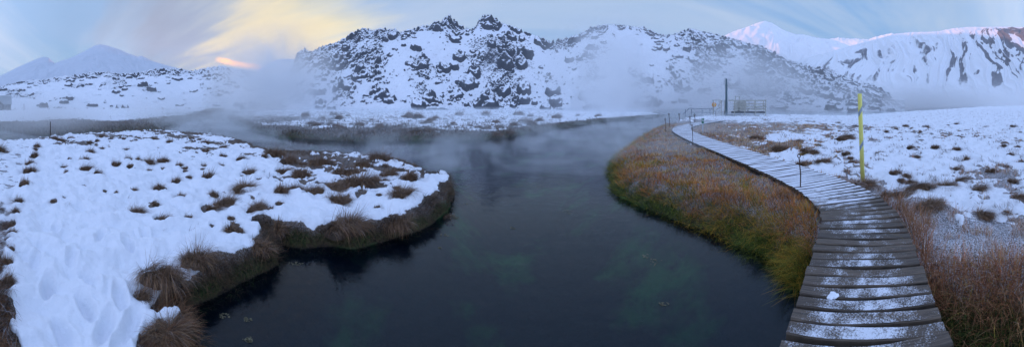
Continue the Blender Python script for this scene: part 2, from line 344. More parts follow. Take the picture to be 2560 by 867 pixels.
def lands(x, y, detail=True):
    """height and cover of the ground at x, y"""
    x = np.asarray(x, float); y = np.asarray(y, float)
    r = np.hypot(x, y); ld = np.log(np.maximum(r, .3)); px = 1280 + F * np.arctan2(x, y)
    wob = .10 * fbm(x * 1.3, y * 1.3, 3, 5) * np.clip(r / 8, .4, 4)
    Z = np.full(x.shape, -9.0); snow = np.zeros(x.shape); frost = np.zeros(x.shape); moss = np.zeros(x.shape)
    S = {}; best = np.full(x.shape, -1e9)
    for k, poly in LANDS.items():
        s = sdist(poly, x, y) + wob; S[k] = s; best = np.maximum(best, s)
    hum = fbm(x * 1.6, y * 1.6, 3, 31); hum2 = fbm(x * .35, y * .35, 3, 32)
    nn = .55 * fbm(x * 1.5, y * 1.5, 4, 41, .6) + .6 * fbm(x * .5, y * .5, 2, 48) + .30 * fbm(x * 7, y * 7, 3, 45)
    U = unif(nn, .62)
    EN = fbm(x * 2.2, y * 2.2, 3, 61); BN = fbm(x * 5, y * 5, 3, 51)
    for k in LANDS:
        m = np.nonzero(S[k] > 0)[0]
        if not len(m): continue
        s = S[k][m]; rm = r[m]; pm = px[m]; en = EN[m]
        w = BANKW[k]; t = np.clip(s / w, 0, 1)
        top = TOPZ[k] + 0 * rm
        if k == 'right': top = top + sst(20, 150, rm) * .35
        if k == 'left': top = top + .06 * hum2[m] + .035 * hum[m] * np.clip(s / 1., 0, 1)
        else: top = top + ((.10 if k == 'right' else .05) * hum[m] + .06 * hum2[m]) * np.clip(s, 0, 1)
        prof = np.sqrt(np.clip(1 - (1 - t) ** 2, 0, 1)) if k in ('left', 'mid') else np.sin(t * PI / 2)
        Z[m] = WL + (top - WL) * prof + .04 * BN[m] * (t < 1)
        cs = sst(-.07, .07, cover(k, pm, ld[m]) - U[m])
        edge = dict(left=.12, right=.6, mid=1.0, farl=5.0)[k]
        if k == 'left':
            front = sst(.10, .16, s - edge + .04 + .24 * en)
            cs = cs * np.where(rm < 8.5, front, sst(.15, .6, s + .4 * en))
        elif k == 'farl': cs = cs * sst(0, .5, s - edge + en)
        else: cs = cs * sst(-.1, .25, s - edge + .3 * en)
        snow[m] = cs
        ms = sst(.2, -.25, s / w - .45 + .25 * en)
        moss[m] = ms; frost[m] = (dict(left=.25, right=.6, mid=.2, farl=.1)[k] + (.5 * sst(9, 5, rm) * (pm > 2150) if k == 'right' else 0)) * (1 - ms)
    en = EN
    # far plain beyond the river
    R0 = np.where(px < 1830, 76, 76 + np.clip((px - 1830) / 300, 0, 1) * 150)
    fb = sst(0, 8, r - R0)
    zb = WL + .15 * fb
    m = (Z < -5) & (r > R0); Z = np.where(m, zb, Z); snow = np.where(m, .9, snow)
    # river bed
    m = Z < -5
    dd = np.clip(-best, 0, 99)
    zz = WL - .04 - np.minimum(.55, dd * .45) - .1 * np.clip(dd, 0, 1) * (1 + fbm(x * .8, y * .8, 3, 71))
    Z = np.where(m, zz, Z)
    # bare ground under tussocks
    near = (S['left'] > 0) | (S['right'] > 0)
    ni = np.nonzero(near & (r < 30))[0]; nx, ny = x[ni], y[ni]
    for tpx, td, tr in TUSP:
        c = polar(tpx, td); sub = np.nonzero((np.abs(nx - c.x) < tr * 1.2) & (np.abs(ny - c.y) < tr * 1.2))[0]
        mm = ni[sub]
        if len(mm):
            q = np.hypot(x[mm] - c.x, y[mm] - c.y) / tr
            k = sst(1.05, .7, q + .25 * en[mm]); snow[mm] = snow[mm] * (1 - k); Z[mm] += .02 * k
    # the walkway bed: ground stays under the planks
    dmin = np.full(x.shape, 99.); mm = (r < 50) & (S['right'] > -1)
    xs, ys = x[mm], y[mm]; dm = np.full(xs.shape, 99.)
    for cx, cy in CL[::3]: dm = np.minimum(dm, np.hypot(xs - cx, ys - cy))
    dmin[mm] = dm
    k = sst(.78, .60, dmin); Z = np.where((Z > WL), Z * (1 - k) + np.minimum(Z, -.10) * k, Z); snow = snow * (1 - .8 * k * (S['right'] > 0) * (r < 12))
    pe = np.interp(r, [3.0, 3.6, 4.6, 6.0, 7.4, 9.3, 14, 20], [5, 12, 24, 36, 50, 68, 84, 92])
    kp = sst(4, -4, px - pe) * (S['left'] > 0) * sst(2.8, 3.6, r)
    snow = snow * (1 - kp * .62 * sst(-.1, .5, fbm(x * 7, y * 2.5, 3, 131))); frost = np.maximum(frost, kp * .9); Z = Z - kp * .03
    # footprints
    if detail:
        Z = Z + snow * (.045 * (S['left'] > 0) + .03)
        fine = np.where(S['left'] > 0, 1.0, .5)
        pil = np.abs(perlin(x * 1.9, y * 1.9, 81)); pil2 = perlin(x * 4.5, y * 4.5, 83)
        Z = Z + snow * fine * (.05 * fbm(x * .9, y * .9, 3, 88) * np.clip(r / 5, .6, 1.6) + .12 * pil + .05 * pil2 + .02 * perlin(x * 11, y * 11, 85) - .05)
        nr_ = np.nonzero((r < 12) & (S['left'] > 0))[0]; lx, ly = x[nr_], y[nr_]; dz_ = np.zeros(lx.shape)
        for fx, fy, fa in [(225, 690, -.5), (300, 727, -.1), (160, 803, -.5), (262, 795, .3), (215, 745, -.4), (300, 845, .2), (360, 580, -.2), (320, 610, -.3), (120, 700, .1), (90, 640, .3), (180, 640, .0), (250, 590, .2), (140, 560, .1), (330, 780, .4)]:
            c = W(fx, fy, -.2); ca, sa = math.cos(fa + az_(fx)), math.sin(fa + az_(fx))
            dx, dy = lx - c.x, ly - c.y
            u = dx * ca - dy * sa; v = dx * sa + dy * ca
            q = (u / .055) ** 2 + (v / .14) ** 2
            dz_ = dz_ - .08 * np.exp(-q ** 1.5) + .02 * np.exp(-((np.sqrt(q) - 1.6) / .4) ** 2)
        for k2 in range(60):
            c = W(random.uniform(60, 420), random.uniform(470, 860), -.2); rr = random.uniform(.12, .28)
            dz_ = dz_ - random.uniform(.01, .05) * np.exp(-((lx - c.x) ** 2 + (ly - c.y) ** 2) / rr ** 2)
        Z[nr_] += dz_
    return Z, snow, frost, moss, S

# ------------------------------------------------------------------ ground sheet
azs = np.concatenate([np.linspace(-PI, -1.85, 60, endpoint=False), np.linspace(-1.85, 1.85, 1500, endpoint=False), np.linspace(1.85, PI, 60, endpoint=False)])
rs = np.concatenate([np.exp(np.linspace(math.log(.7), math.log(90), 680, endpoint=False)), np.exp(np.linspace(math.log(90), math.log(4000), 60))])
A, R = np.meshgrid(azs, rs, indexing='ij'); X = R * np.sin(A); Y = R * np.cos(A)
Z, SN, FR, MO, SS = lands(X.ravel(), Y.ravel())
far = R.ravel() > 90
Z[far] = np.where((SS['right'] > 0)[far], Z[far], np.minimum(Z[far], WL + .15))
V = np.stack([X.ravel(), Y.ravel(), Z], 1)
me = mesh_arrays('ground', V, grid_quads(len(azs), len(rs), True)[:, ::-1], True, dict(snow=SN, frost=FR, moss=MO))
link('ground', me, M_GROUND, kind='structure')
# sampled lookup for planting
def ground_z(px, d):
    i = np.clip(np.searchsorted(azs, az_(px)), 0, len(azs) - 1); j = np.clip(np.searchsorted(rs, d), 0, len(rs) - 1)
    k = i * len(rs) + j
    return k
b = MB(); n = 96
b.add([(0, 0, WL)] + [(450 * math.cos(2 * PI * i / n), 450 * math.sin(2 * PI * i / n), WL) for i in range(n)], [(0, i + 1, (i + 1) % n + 1) for i in range(n)])
wo = b.build('water', M_WATER, kind='structure')
if wo.data.polygons[0].normal.z < 0: wo.data.flip_normals()

tick('ground')
# ------------------------------------------------------------------ hills
def hill(name, sky, db, dc, dk, zb, mat, na=1400, nt=420, rocks=None, rough=1.0, gul=None, shape=1.0, seed=0, dens=None, sky_j=0.0):
    sky = np.array(sky, float); px = np.linspace(sky[0, 0], sky[-1, 0], na); py = np.interp(px, sky[:, 0], sky[:, 1])
    a = az_(px); DC = dc(px); DB = db(px)
    zc = H + (YH - py) / F * DC
    t = np.concatenate([np.linspace(0, 1, nt), np.linspace(1, 1.6, nt // 4)[1:]])
    A, T = np.meshgrid(a, t, indexing='ij'); PX = np.repeat(px[:, None], len(t), 1)
    D = DB[:, None] + (DC - DB)[:, None] * T
    s = np.where(T <= 1, np.clip(T, 0, 1) ** shape, 1 - (np.clip(T, 1, 9) - 1) * 1.1)
    sm = np.where(T <= 1, s - .05 * np.sin(T * PI * 2), s)
    kz = int(60 / (px[1] - px[0])) * 2 + 1; zs = np.convolve(np.r_[np.full(kz // 2, zc[0]), zc, np.full(kz // 2, zc[-1])], np.ones(kz) / kz, 'valid')
    ke = sst(.72, .99, T); Zh = zb + ((zs - zb)[:, None] * (1 - ke) + (zc - zb)[:, None] * ke) * sm
    wsc = 22 * max(1., DC.mean() / 250)
    X = D * np.sin(A); Y = D * np.cos(A); out = np.zeros_like(X)   # out: push towards the camera side
    hh = (zc - zb)[:, None]
    env = np.clip(T * 6, 0, 1)
    Zh = Zh + env * rough * (.06 * hh * fbm(X / wsc, Y / wsc, 4, seed) * np.clip((1.15 - T) * 3, .15, 1))
    rk = np.zeros_like(X)
    if gul:
        g = np.zeros_like(X)
        wv = PX / gul + 3.2 * T * np.clip((PX - 2150) / 300, -1.2, 1.2) + 1.6 * fbm(PX / 110, T * 2.2, 3, seed + 5) + T * .0
        rg = 1 - 2 * np.abs(perlin(wv, T * 1.3, seed + 6)); rg2 = 1 - 2 * np.abs(perlin(wv * 2.7, T * 3 + 5, seed + 7))
        band = np.sin(np.clip(T, 0, 1) * PI) ** .7
        Zh = Zh + hh * band * (.022 * rg + .012 * rg2)
        rk = dens(PX, T, wv) if dens else rk
    if rocks:
        rnd = np.random.default_rng(seed + 99)
        (nr, r0, r1) = rocks
        da = a[1] - a[0]
        dt = t[1]
        cnt = 0
        for _ in range(nr * 3):
            if cnt >= nr: break
            p = rnd.uniform(px[0], px[-1]); tt = rnd.uniform(0, 1.03)
            i0 = (p - px[0]) / (px[1] - px[0]); ii = int(i0)
            dd = DB[ii] + (DC[ii] - DB[ii]) * tt
            dn = dens(p, tt)
            if rnd.random() > dn: continue
            cnt += 1
            rr = r0 * (r1 / r0) ** (rnd.random() ** 2.6)
            rx = rr * rnd.uniform(.8, 1.5) / dd; ry = rr * rnd.uniform(.6, 1.0) / (DC[ii] - DB[ii])
            ia = int(rx * 1.3 / da) + 2; it = int(ry * 1.3 / dt) + 2
            j0 = int(tt / dt)
            sl = (slice(max(ii - ia, 0), ii + ia), slice(max(j0 - it, 0), min(j0 + it, nt + 20)))
            AA, TT = A[sl], T[sl]
            if AA.size == 0: continue
            q = np.sqrt(((AA - a[ii]) / rx) ** 2 + ((TT - tt) / ry) ** 2)
            q = q * (1 + .28 * fbm(X[sl] / rr * 1.1, Y[sl] / rr * 1.1, 2, seed + cnt % 50))
            cap = sst(1.0, .62, q)
            hgt = rr * rnd.uniform(.3, .75)
            Zh[sl] = Zh[sl] + cap * hgt * (1 + .25 * perlin(X[sl] / rr * 2, Y[sl] / rr * 2, 3))
            out[sl] = np.maximum(out[sl], cap * hgt * .35)
        for wl, hh_, lo_, sd_ in ((8., 1.2, .72, 401), (3.2, .8, .52, 402), (1.7, .6, .45, 403), (.95, .32, .42, 404)):
            nn = fbm(X / wl, D * 1.4 / wl, 3, seed + sd_, .55) + .0
            dmm = dens(PX, T); b_ = sst(lo_ + .62 - .95 * dmm, lo_ + .72 - .95 * dmm, nn)
            Zh = Zh + env * b_ * hh_ * (.7 + .5 * perlin(X / wl * 1.7, Y / wl * 1.7, 9)); out = np.maximum(out, env * b_ * hh_ * .3)
        cr = fbm(X / 2.2, Y / 2.2, 4, seed + 21, .6); dm = dens(PX, T)
        Zh = Zh + env * (.16 + .5 * dm) * cr * .7
        rs_ = 1 - 2 * np.abs(fbm(X / 5.5, Y / 5.5, 3, seed + 25))
        Zh = Zh + env * np.clip(dm * 1.3 - .2, 0, 1) * np.clip(rs_, 0, 1) * .7
    if sky_j:
        j = fbm(px / 9, px * 0, 4, seed + 13, .6)[:, None]
        Zh = Zh + sky_j * j * np.exp(-((T - 1) / .12) ** 2)
    fr = T <= 1.1
    ang = np.where(fr, (Zh - H) / D, -9).max(1); tgt = (YH - py) / F
    kk = int(6 / (px[1] - px[0])) * 2 + 1; ker = np.ones(kk) / kk
    pad = np.r_[np.full(kk // 2, ang[0] - tgt[0]), ang - tgt, np.full(kk // 2, ang[-1] - tgt[-1])]
    dif = np.convolve(pad, ker, 'valid')
    f_ = (tgt - np.minimum(dif, tgt * .5) + .004) / np.maximum(tgt + .004, .01)
    Zh = zb + (Zh - zb) * (1 + (np.clip(f_, .4, 1.6)[:, None] - 1) * sst(.5, .95, T))
    D2 = D - out
    V = np.stack([D2 * np.sin(A), D2 * np.cos(A), np.where(T <= 0, zb - 1.5, Zh)], -1).reshape(-1, 3)
    me = mesh_arrays(name, V, grid_quads(len(a), len(t))[:, ::-1], True, dict(rock=rk.ravel()))
    return link(name, me, mat, kind='structure')
M_LAVA = mat_rock('snowy_lava', (.10, .108, .125), (.44, .55), .5)
M_LAVA_D = M_LAVA
M_MTN = mat_rock('snowy_mountain', (.22, .225, .25), (.10, .25), .02, 'rock')
M_SHADEPEAK = mat_rock('shade_grey_snow', (.06, .055, .055), (.18, .34), .02, None, (.56, .60, .67))  # snow colour greyed to stand in for shade on the twin and notch mountains
M_PEAK = mat_rock('snowy_peak', (.06, .055, .055), (.18, .34), .02)
def gz(c, x, y, sx, sy): return np.exp(-((x - c[0]) / sx) ** 2 - ((y - c[1]) / sy) ** 2)
CENTER = [(600, 275), (660, 262), (700, 240), (718, 205), (728, 165), (736, 148), (745, 128), (762, 120), (778, 128), (795, 118), (815, 111), (840, 105), (865, 90), (878, 80), (895, 73), (912, 68), (930, 75), (955, 70), (975, 72), (990, 72), (1000, 80),
 (1020, 73), (1035, 71), (1055, 63), (1075, 63), (1100, 54), (1110, 44), (1117, 38), (1122, 35), (1128, 41), (1136, 46), (1145, 56), (1160, 68), (1178, 73), (1187, 68), (1193, 57), (1200, 45), (1209, 38), (1222, 35), (1238, 42), (1250, 54), (1265, 60), (1290, 68),
 (1315, 80), (1340, 88), (1365, 94), (1380, 102), (1400, 97), (1425, 92), (1455, 82), (1475, 68), (1500, 62), (1530, 60), (1560, 62), (1590, 67), (1610, 66), (1625, 76), (1650, 86), (1665, 90), (1685, 84), (1710, 74), (1728, 70), (1750, 77), (1780, 82),
 (1820, 92), (1850, 100), (1880, 110), (1900, 112), (1930, 127), (1970, 147), (2000, 155), (2050, 168), (2100, 183), (2150, 198), (2200, 216), (2230, 236), (2262, 262)]
def dens_c(p, t, *_):
    n = unif(fbm(np.asarray(p) / 70, np.asarray(t) * 3, 3, 201), .5)
    d = .18 + .75 * np.clip(n * 1.5 - .45, 0, 1)
    d = d + .6 * gz((830, .9), p, t, 130, .3) + .35 * gz((900, .35), p, t, 120, .3) + 1.0 * gz((1050, .03), p, t, 260, .07) + .35 * gz((1120, .8), p, t, 30, .2) + .4 * gz((1220, .97), p, t, 40, .05)
    d = d + .5 * gz((1740, .7), p, t, 80, .2) + .4 * gz((1520, .95), p, t, 60, .08) + .4 * gz((2000, .5), p, t, 200, .5) + .25 * sst(.85, 1, t)
    d = d - .5 * gz((1560, .6), p, t, 50, .3) - .4 * gz((1330, .45), p, t, 60, .2)
    return np.clip(d, .04, 1)
hill('lava_hill', CENTER, lambda p: 80 + 8 * np.sin(p / 90) - 0 * p, lambda p: 122 + 10 * np.sin(p / 130 + 1), None, -.6, M_LAVA, 1700, 430, (1900, .3, 2.7), 1, None, .9, 10, dens_c, .35)
LHILL = [(-260, 225), (-100, 218), (0, 214), (40, 205), (60, 200), (100, 197), (130, 192), (160, 189), (205, 185), (230, 178), (270, 178), (300, 182), (345, 180), (380, 173), (420, 168), (450, 170), (470, 178), (520, 168), (555, 163), (590, 171), (620, 175), (650, 181),
 (700, 203), (760, 232), (830, 262)]
def dens_l(p, t, *_):
    n = unif(fbm(np.asarray(p) / 60, np.asarray(t) * 3, 3, 221), .5)
    return np.clip(.10 + .25 * n + .9 * sst(.6, .95, t) * (.4 + .6 * n) + .7 * np.clip(n * 2 - 1.1, 0, 1) * sst(.1, .5, t) + .5 * gz((540, .6), p, t, 60, .3), .02, 1)
hill('low_lava_hill', LHILL, lambda p: 112 + 0 * p, lambda p: 175 + 8 * np.sin(p / 70), None, -.6, M_LAVA_D, 1100, 340, (1100, .4, 2.6), 1, None, .95, 30, dens_l, .5)
TWIN = [(-420, 240), (-200, 225), (-80, 215), (0, 190), (50, 165), (85, 150), (105, 142), (120, 143), (137, 158), (150, 153), (180, 143), (210, 128), (238, 113), (250, 111), (262, 112), (300, 124), (322, 134), (345, 142), (353, 139), (380, 152), (415, 163), (470, 176), (600, 200), (700, 225)]
hill('twin_peak_mountain', TWIN, lambda p: 700 + 0 * p, lambda p: 1250 + 0 * p, None, 0, M_SHADEPEAK, 500, 160, None, .8, 60, 1.25, 50, None)
NOTCH = [(560, 245), (610, 200), (640, 178), (660, 166), (675, 156), (690, 149), (710, 147), (740, 148), (790, 160), (850, 200), (900, 230)]
hill('notch_mountain', NOTCH, lambda p: 400 + 0 * p, lambda p: 620 + 0 * p, None, 0, M_SHADEPEAK, 260, 120, None, .8, 60, 1.1, 60, None)
PEAK = [(1640, 160), (1720, 140), (1780, 112), (1820, 84), (1840, 76), (1870, 66), (1895, 56), (1912, 52), (1930, 57), (1960, 76), (1990, 86), (2010, 86), (2040, 94), (2080, 98), (2120, 112), (2200, 150), (2300, 200)]
hill('summit_mountain', PEAK, lambda p: 700 + 0 * p, lambda p: 1300 + 0 * p, None, 0, M_PEAK, 500, 200, None, 1.2, 50, 1.1, 70, None, 3)
RIM = [(2040, 110), (2070, 98), (2095, 93), (2130, 96), (2170, 98), (2200, 89), (2230, 83), (2260, 92), (2330, 120)]
hill('far_rim', RIM, lambda p: 1500 + 0 * p, lambda p: 1800 + 0 * p, None, 100, M_PEAK, 240, 90, None, 1.5, 30, .8, 80, None, 6)
SUN_BLOCK = [(880, 130), (940, 100), (1000, 88), (1200, 88), (1300, 96), (1400, 108), (1700, 108), (1800, 130), (1900, 160)]
hill('sun_block_ridge', SUN_BLOCK, lambda p: 300 + 0 * p, lambda p: 480 + 0 * p, None, 0, M_PEAK, 200, 60, None, .6, 60, 1, 97, None)  # unseen ridge added to keep the low sun off the right mountain
RMT = [(1900, 190), (1950, 165), (2000, 150), (2050, 135), (2100, 122), (2150, 108), (2200, 95), (2240, 84), (2280, 80), (2340, 79), (2380, 71), (2420, 67), (2460, 67), (2510, 66), (2560, 68), (2620, 72), (2750, 90), (2950, 140)]
def dens_r(p, t, wv):
    s = unif(fbm(wv * 1.3, t * 1.1, 3, 301, .6), .5)
    q = unif(fbm(p / 30, t * 7, 4, 305, .6), .5); s = .55 * s + .45 * q; v = .8 * np.clip(s * 1.9 - .85, 0, 1) * sst(.0, .2, t) * sst(.9, .6, t)
    v = v + (.5 + q) * gz((2560, .80), p, t, 90, .13) + .9 * gz((2480, .45), p, t, 90, .25) * sst(.5, .7, s) + .35 * gz((2100, .45), p, t, 110, .25)
    return np.clip(v, 0, 1)
hill('ribbed_mountain', RMT, lambda p: 235 + 0 * p, lambda p: 380 + 0 * p, None, -.5, M_MTN, 1000, 340, None, .5, 26, .8, 90, dens_r)
# a range behind the photographer (closes the valley)
BACK = [(2800, 110), (3000, 90), (3200, 105), (3500, 80), (3700, 120), (3900, 100), (4100, 150), (4300, 200)]
hill('rear_mountain', BACK, lambda p: 600 + 0 * p, lambda p: 1100 + 0 * p, None, 0, M_PEAK, 200, 60, None, 1, 60, 1, 95, None)

tick('hills')
# ------------------------------------------------------------------ boardwalk
def boardwalk():
    t = thing('boardwalk', 'long curving plank boardwalk dusted with frost and snow, crossing the steaming river to the platform', 'boardwalk', (0, 0, 0))
    V = []; Q = []; at = {k: [] for k in ('su', 'sv', 'pid', 'frost', 'tone')}
    T = np.gradient(CL, axis=0); T /= np.hypot(T[:, 0], T[:, 1])[:, None]
    nu = 9
    prof = [(-.5, -1), (-.5, -.15), (-.44, 0), (.44, 0), (.5, -.15), (.5, -1)]
    for i, (c, tt) in enumerate(zip(CL, T)):
        s = CT[i]; wid = .555 if s < 2.9 else .57
        wid += random.uniform(-.012, .012); pw = .122 + random.uniform(-.004, .004); th = .06
        nrm = np.array([tt[1], -tt[0]]); sk = random.uniform(-.012, .012); dz = random.uniform(-.005, .005)
        ph = random.uniform(0, 9); b0 = len(V); tone = random.random()
        fr = np.interp(s, [0, .15, .4, 1.1, 1.6, 2.2, 2.8, 3.1, 4.2, 6, 9], [.58, .56, .48, .46, .4, .46, .4, .6, .85, 1.1, 1.3]) + random.uniform(-.08, .08)
        for u in range(nu):
            f_ = u / (nu - 1) * 2 - 1
            for k, (a, h) in enumerate(prof):
                wv = .005 * math.sin(f_ * 3 + ph + a * 2) + .002 * math.sin(f_ * 11 + ph * 3)
                q = c + nrm * f_ * wid + tt * (a * pw + sk * f_ + wv)
                V.append((q[0], q[1], h * th + dz + .003 * math.sin(f_ * 4 + ph)))
                at['su'].append(f_ * wid); at['sv'].append(a * pw); at['pid'].append(i * 1.7); at['frost'].append(fr + (.10 - .24 * abs(f_ + .1 * math.sin(i)) ** 2.2 if s < 3.2 else 0)); at['tone'].append(tone)
        n = len(prof)
        for u in range(nu - 1):
            for k in range(n):
                a = b0 + u * n + k; b_ = b0 + u * n + (k + 1) % n
                Q.append((a, b_, b_ + n, a + n))
        for e in (0, nu - 1):
            o = b0 + e * n; Q += [(o, o + 1, o + 4, o + 5), (o + 1, o + 2, o + 3, o + 4)]
    me = mesh_arrays('decking', np.array(V), np.array(Q), False, {k: np.array(v) for k, v in at.items()})
    bm = bmesh.new(); bm.from_mesh(me); bmesh.ops.recalc_face_normals(bm, faces=bm.faces); bm.to_mesh(me); bm.free()
    link('decking', me, M_DECK, t)
    dark = mat_plain('wet_timber', (.03, .024, .02), .7)
    for sgn in (-1, 1):
        b = MB()
        P = [(*(c + np.array([tt[1], -tt[0]]) * sgn * .42), -.10) for c, tt in list(zip(CL, T))[::6]]
        for p, q in zip(P[:-1], P[1:]): b.bar(p, q, .07, .1)
        b.build('stringer', dark, t)
    for s in (0, 8, 16):
        for sgn in (-1, 1):
            p = CL[s] + np.array([T[s][1], -T[s][0]]) * sgn * .4
            b = MB(); b.tube([(p[0], p[1], -1.3), (p[0], p[1], -.16)], .05); b.build('post', dark, t)
boardwalk()

# ------------------------------------------------------------------ poles, rods, sign
M_YEL = mat_plain('faded_yellow_paint', (.95, .86, .24), .55, .3, .12, 3)
M_BAND = mat_plain('grey_reflective_tape', (.33, .40, .45), .35, .6, .15, 8)
M_RUST = mat_plain('rusty_iron', (.06, .028, .018), .8, .3, .4, 30)
def yellow_pole(px, py, hgt, r, label, lean=(0, 0), z0=-.12):
    p = W(px, py, z0); t = thing('marker_pole', label, 'marker pole', (p.x, p.y, z0), -float(az_(px)), 'yellow marker poles along the walkways')
    t.rotation_euler = (lean[1], lean[0], -float(az_(px)))
    b = MB(); b.tube([(0, 0, -.3), (0, 0, hgt - .01), (0, 0, hgt)], [r, r * .97, r * .9], 20); b.build('pole', M_YEL, t, True)
    for h0 in (hgt * .80, hgt * .42):
        # slanted wrap of tape
        vs = []; fs = []; n = 24; w = .105
        for i in range(n):
            a = 2 * PI * i / n; x, y = math.cos(a) * r * 1.02, math.sin(a) * r * 1.02
            sl = .075 * math.cos(a)
            vs += [(x, y, h0 + sl - w / 2), (x, y, h0 + sl + w / 2)]
        for i in range(n): j = (i + 1) % n; fs.append((2 * i, 2 * j, 2 * j + 1, 2 * i + 1))
        b = MB(); b.add(vs, fs); b.build('reflective_band', M_BAND, t, True)
    return t
yellow_pole(2157, 457, 1.92, .047, 'tall yellow marker pole with two slanted grey bands beside the boardwalk bend', (-.035, 0))
yellow_pole(-8, 378, .58, .06, 'yellow marker post cut off by the photo edge beside the snowy left path')
ROD_LABEL = ['nearest rusty iron rod with a ring top, at the boardwalk bend', 'second nearest ringed iron rod on the river side of the boardwalk',
 'ringed iron rod just past the second one, on the inner grass point', 'ringed iron rod at the misty river edge left of the walkway curve',
 'thin iron rod at the far curve, between boardwalk and green sign', 'faint thin iron rod in the steam, left of the handrail', 'faint iron rod in the steam right beside the handrail start', 'faint iron rod at far left edge of the walkway curve in mist']
def rod(px, py, ytop, label, r=.011):
    z0 = -.12; p = W(px, py, z0); d = math.hypot(p.x, p.y); h = (py - ytop) * d / F
    r = max(r, .0011 * d)
    t = thing('iron_rod', label, 'iron rod', (p.x, p.y, z0), -float(az_(px)), 'ringed iron rods beside the boardwalk')
    rr = max(.028, .0024 * d)
    b = MB(); b.tube([(0, 0, -.3), (.012, 0, h * .5), (-.02, 0, h - rr * 2)], r, 8); b.build('rod', M_RUST, t, True)
    b = MB(); b.tube([(-.02 + rr * math.sin(2 * PI * k / 16), 0, h - rr + rr * math.cos(2 * PI * k / 16)) for k in range(16)], r * .75, 6, True); b.build('ring', M_RUST, t, True)
for (px, py, yt), l in zip([(2000, 484, 386), (1731, 362, 311), (1664, 329, 296), (1673, 316, 284), (1725, 318, 291), (1698, 303, 284), (1737, 309, 285), (1700, 318, 283)][:7], ROD_LABEL): rod(px, py, yt, l)
b_ = W(126, 338, -.2)
t = thing('iron_post', 'thin dark leaning post in the mist on the river bank behind the left snow', 'post', (b_.x, b_.y, -.3), 0)
b = MB(); b.tube([(0, 0, -.2), (-.06, 0, .5), (-.14, 0, .82)], .025, 8); b.build('shaft', M_RUST, t)
b = MB(); b.box((-.14, 0, .83), (.1, .03, .05)); b.build('cap', M_RUST, t)
# sign
p = W(1757, 334, -.12); t = thing('direction_sign', 'small green and white sign on a pale post beside the boardwalk curve', 'sign', (p.x, p.y, -.12), -float(az_(1757)))
M_WP = mat_plain('pale_post_paint', (.5, .55, .6), .6); M_GRN = mat_plain('green_sign_paint', (.01, .16, .08), .5, .3, .1); M_WH = mat_plain('white_sign_paint', (.75, .78, .8), .5, .3, .05)
S_ = math.hypot(p.x, p.y) / F
b = MB(); b.box((0, 0, 14 * S_), (3.2 * S_, .04, 30 * S_)); b.build('post', M_WP, t)
b = MB(); b.box((0, -.035, 35.5 * S_), (6.4 * S_, .02, 6.2 * S_)); b.build('panel', M_GRN, t, bevel=.004)
b = MB(); b.box((0, -.035, 28.6 * S_), (6.4 * S_, .02, 5.2 * S_)); b.build('panel', M_GRN, t, bevel=.004)
b = MB(); n = 14
def disc(cx, cz, r, y): b.add([(cx + r * math.cos(2 * PI * i / n), y, cz + r * math.sin(2 * PI * i / n)) for i in range(n)], [tuple(range(n))])
disc(0, 37.6 * S_, .65 * S_, -.052); b.box((0, -.051, 35.7 * S_), (1.3 * S_, .006, 2.6 * S_)); b.box((-.35 * S_, -.051, 33.7 * S_), (.5 * S_, .006, 1.8 * S_)); b.box((.35 * S_, -.051, 33.7 * S_), (.5 * S_, .006, 1.8 * S_))
b.build('pictogram', M_WH, t)

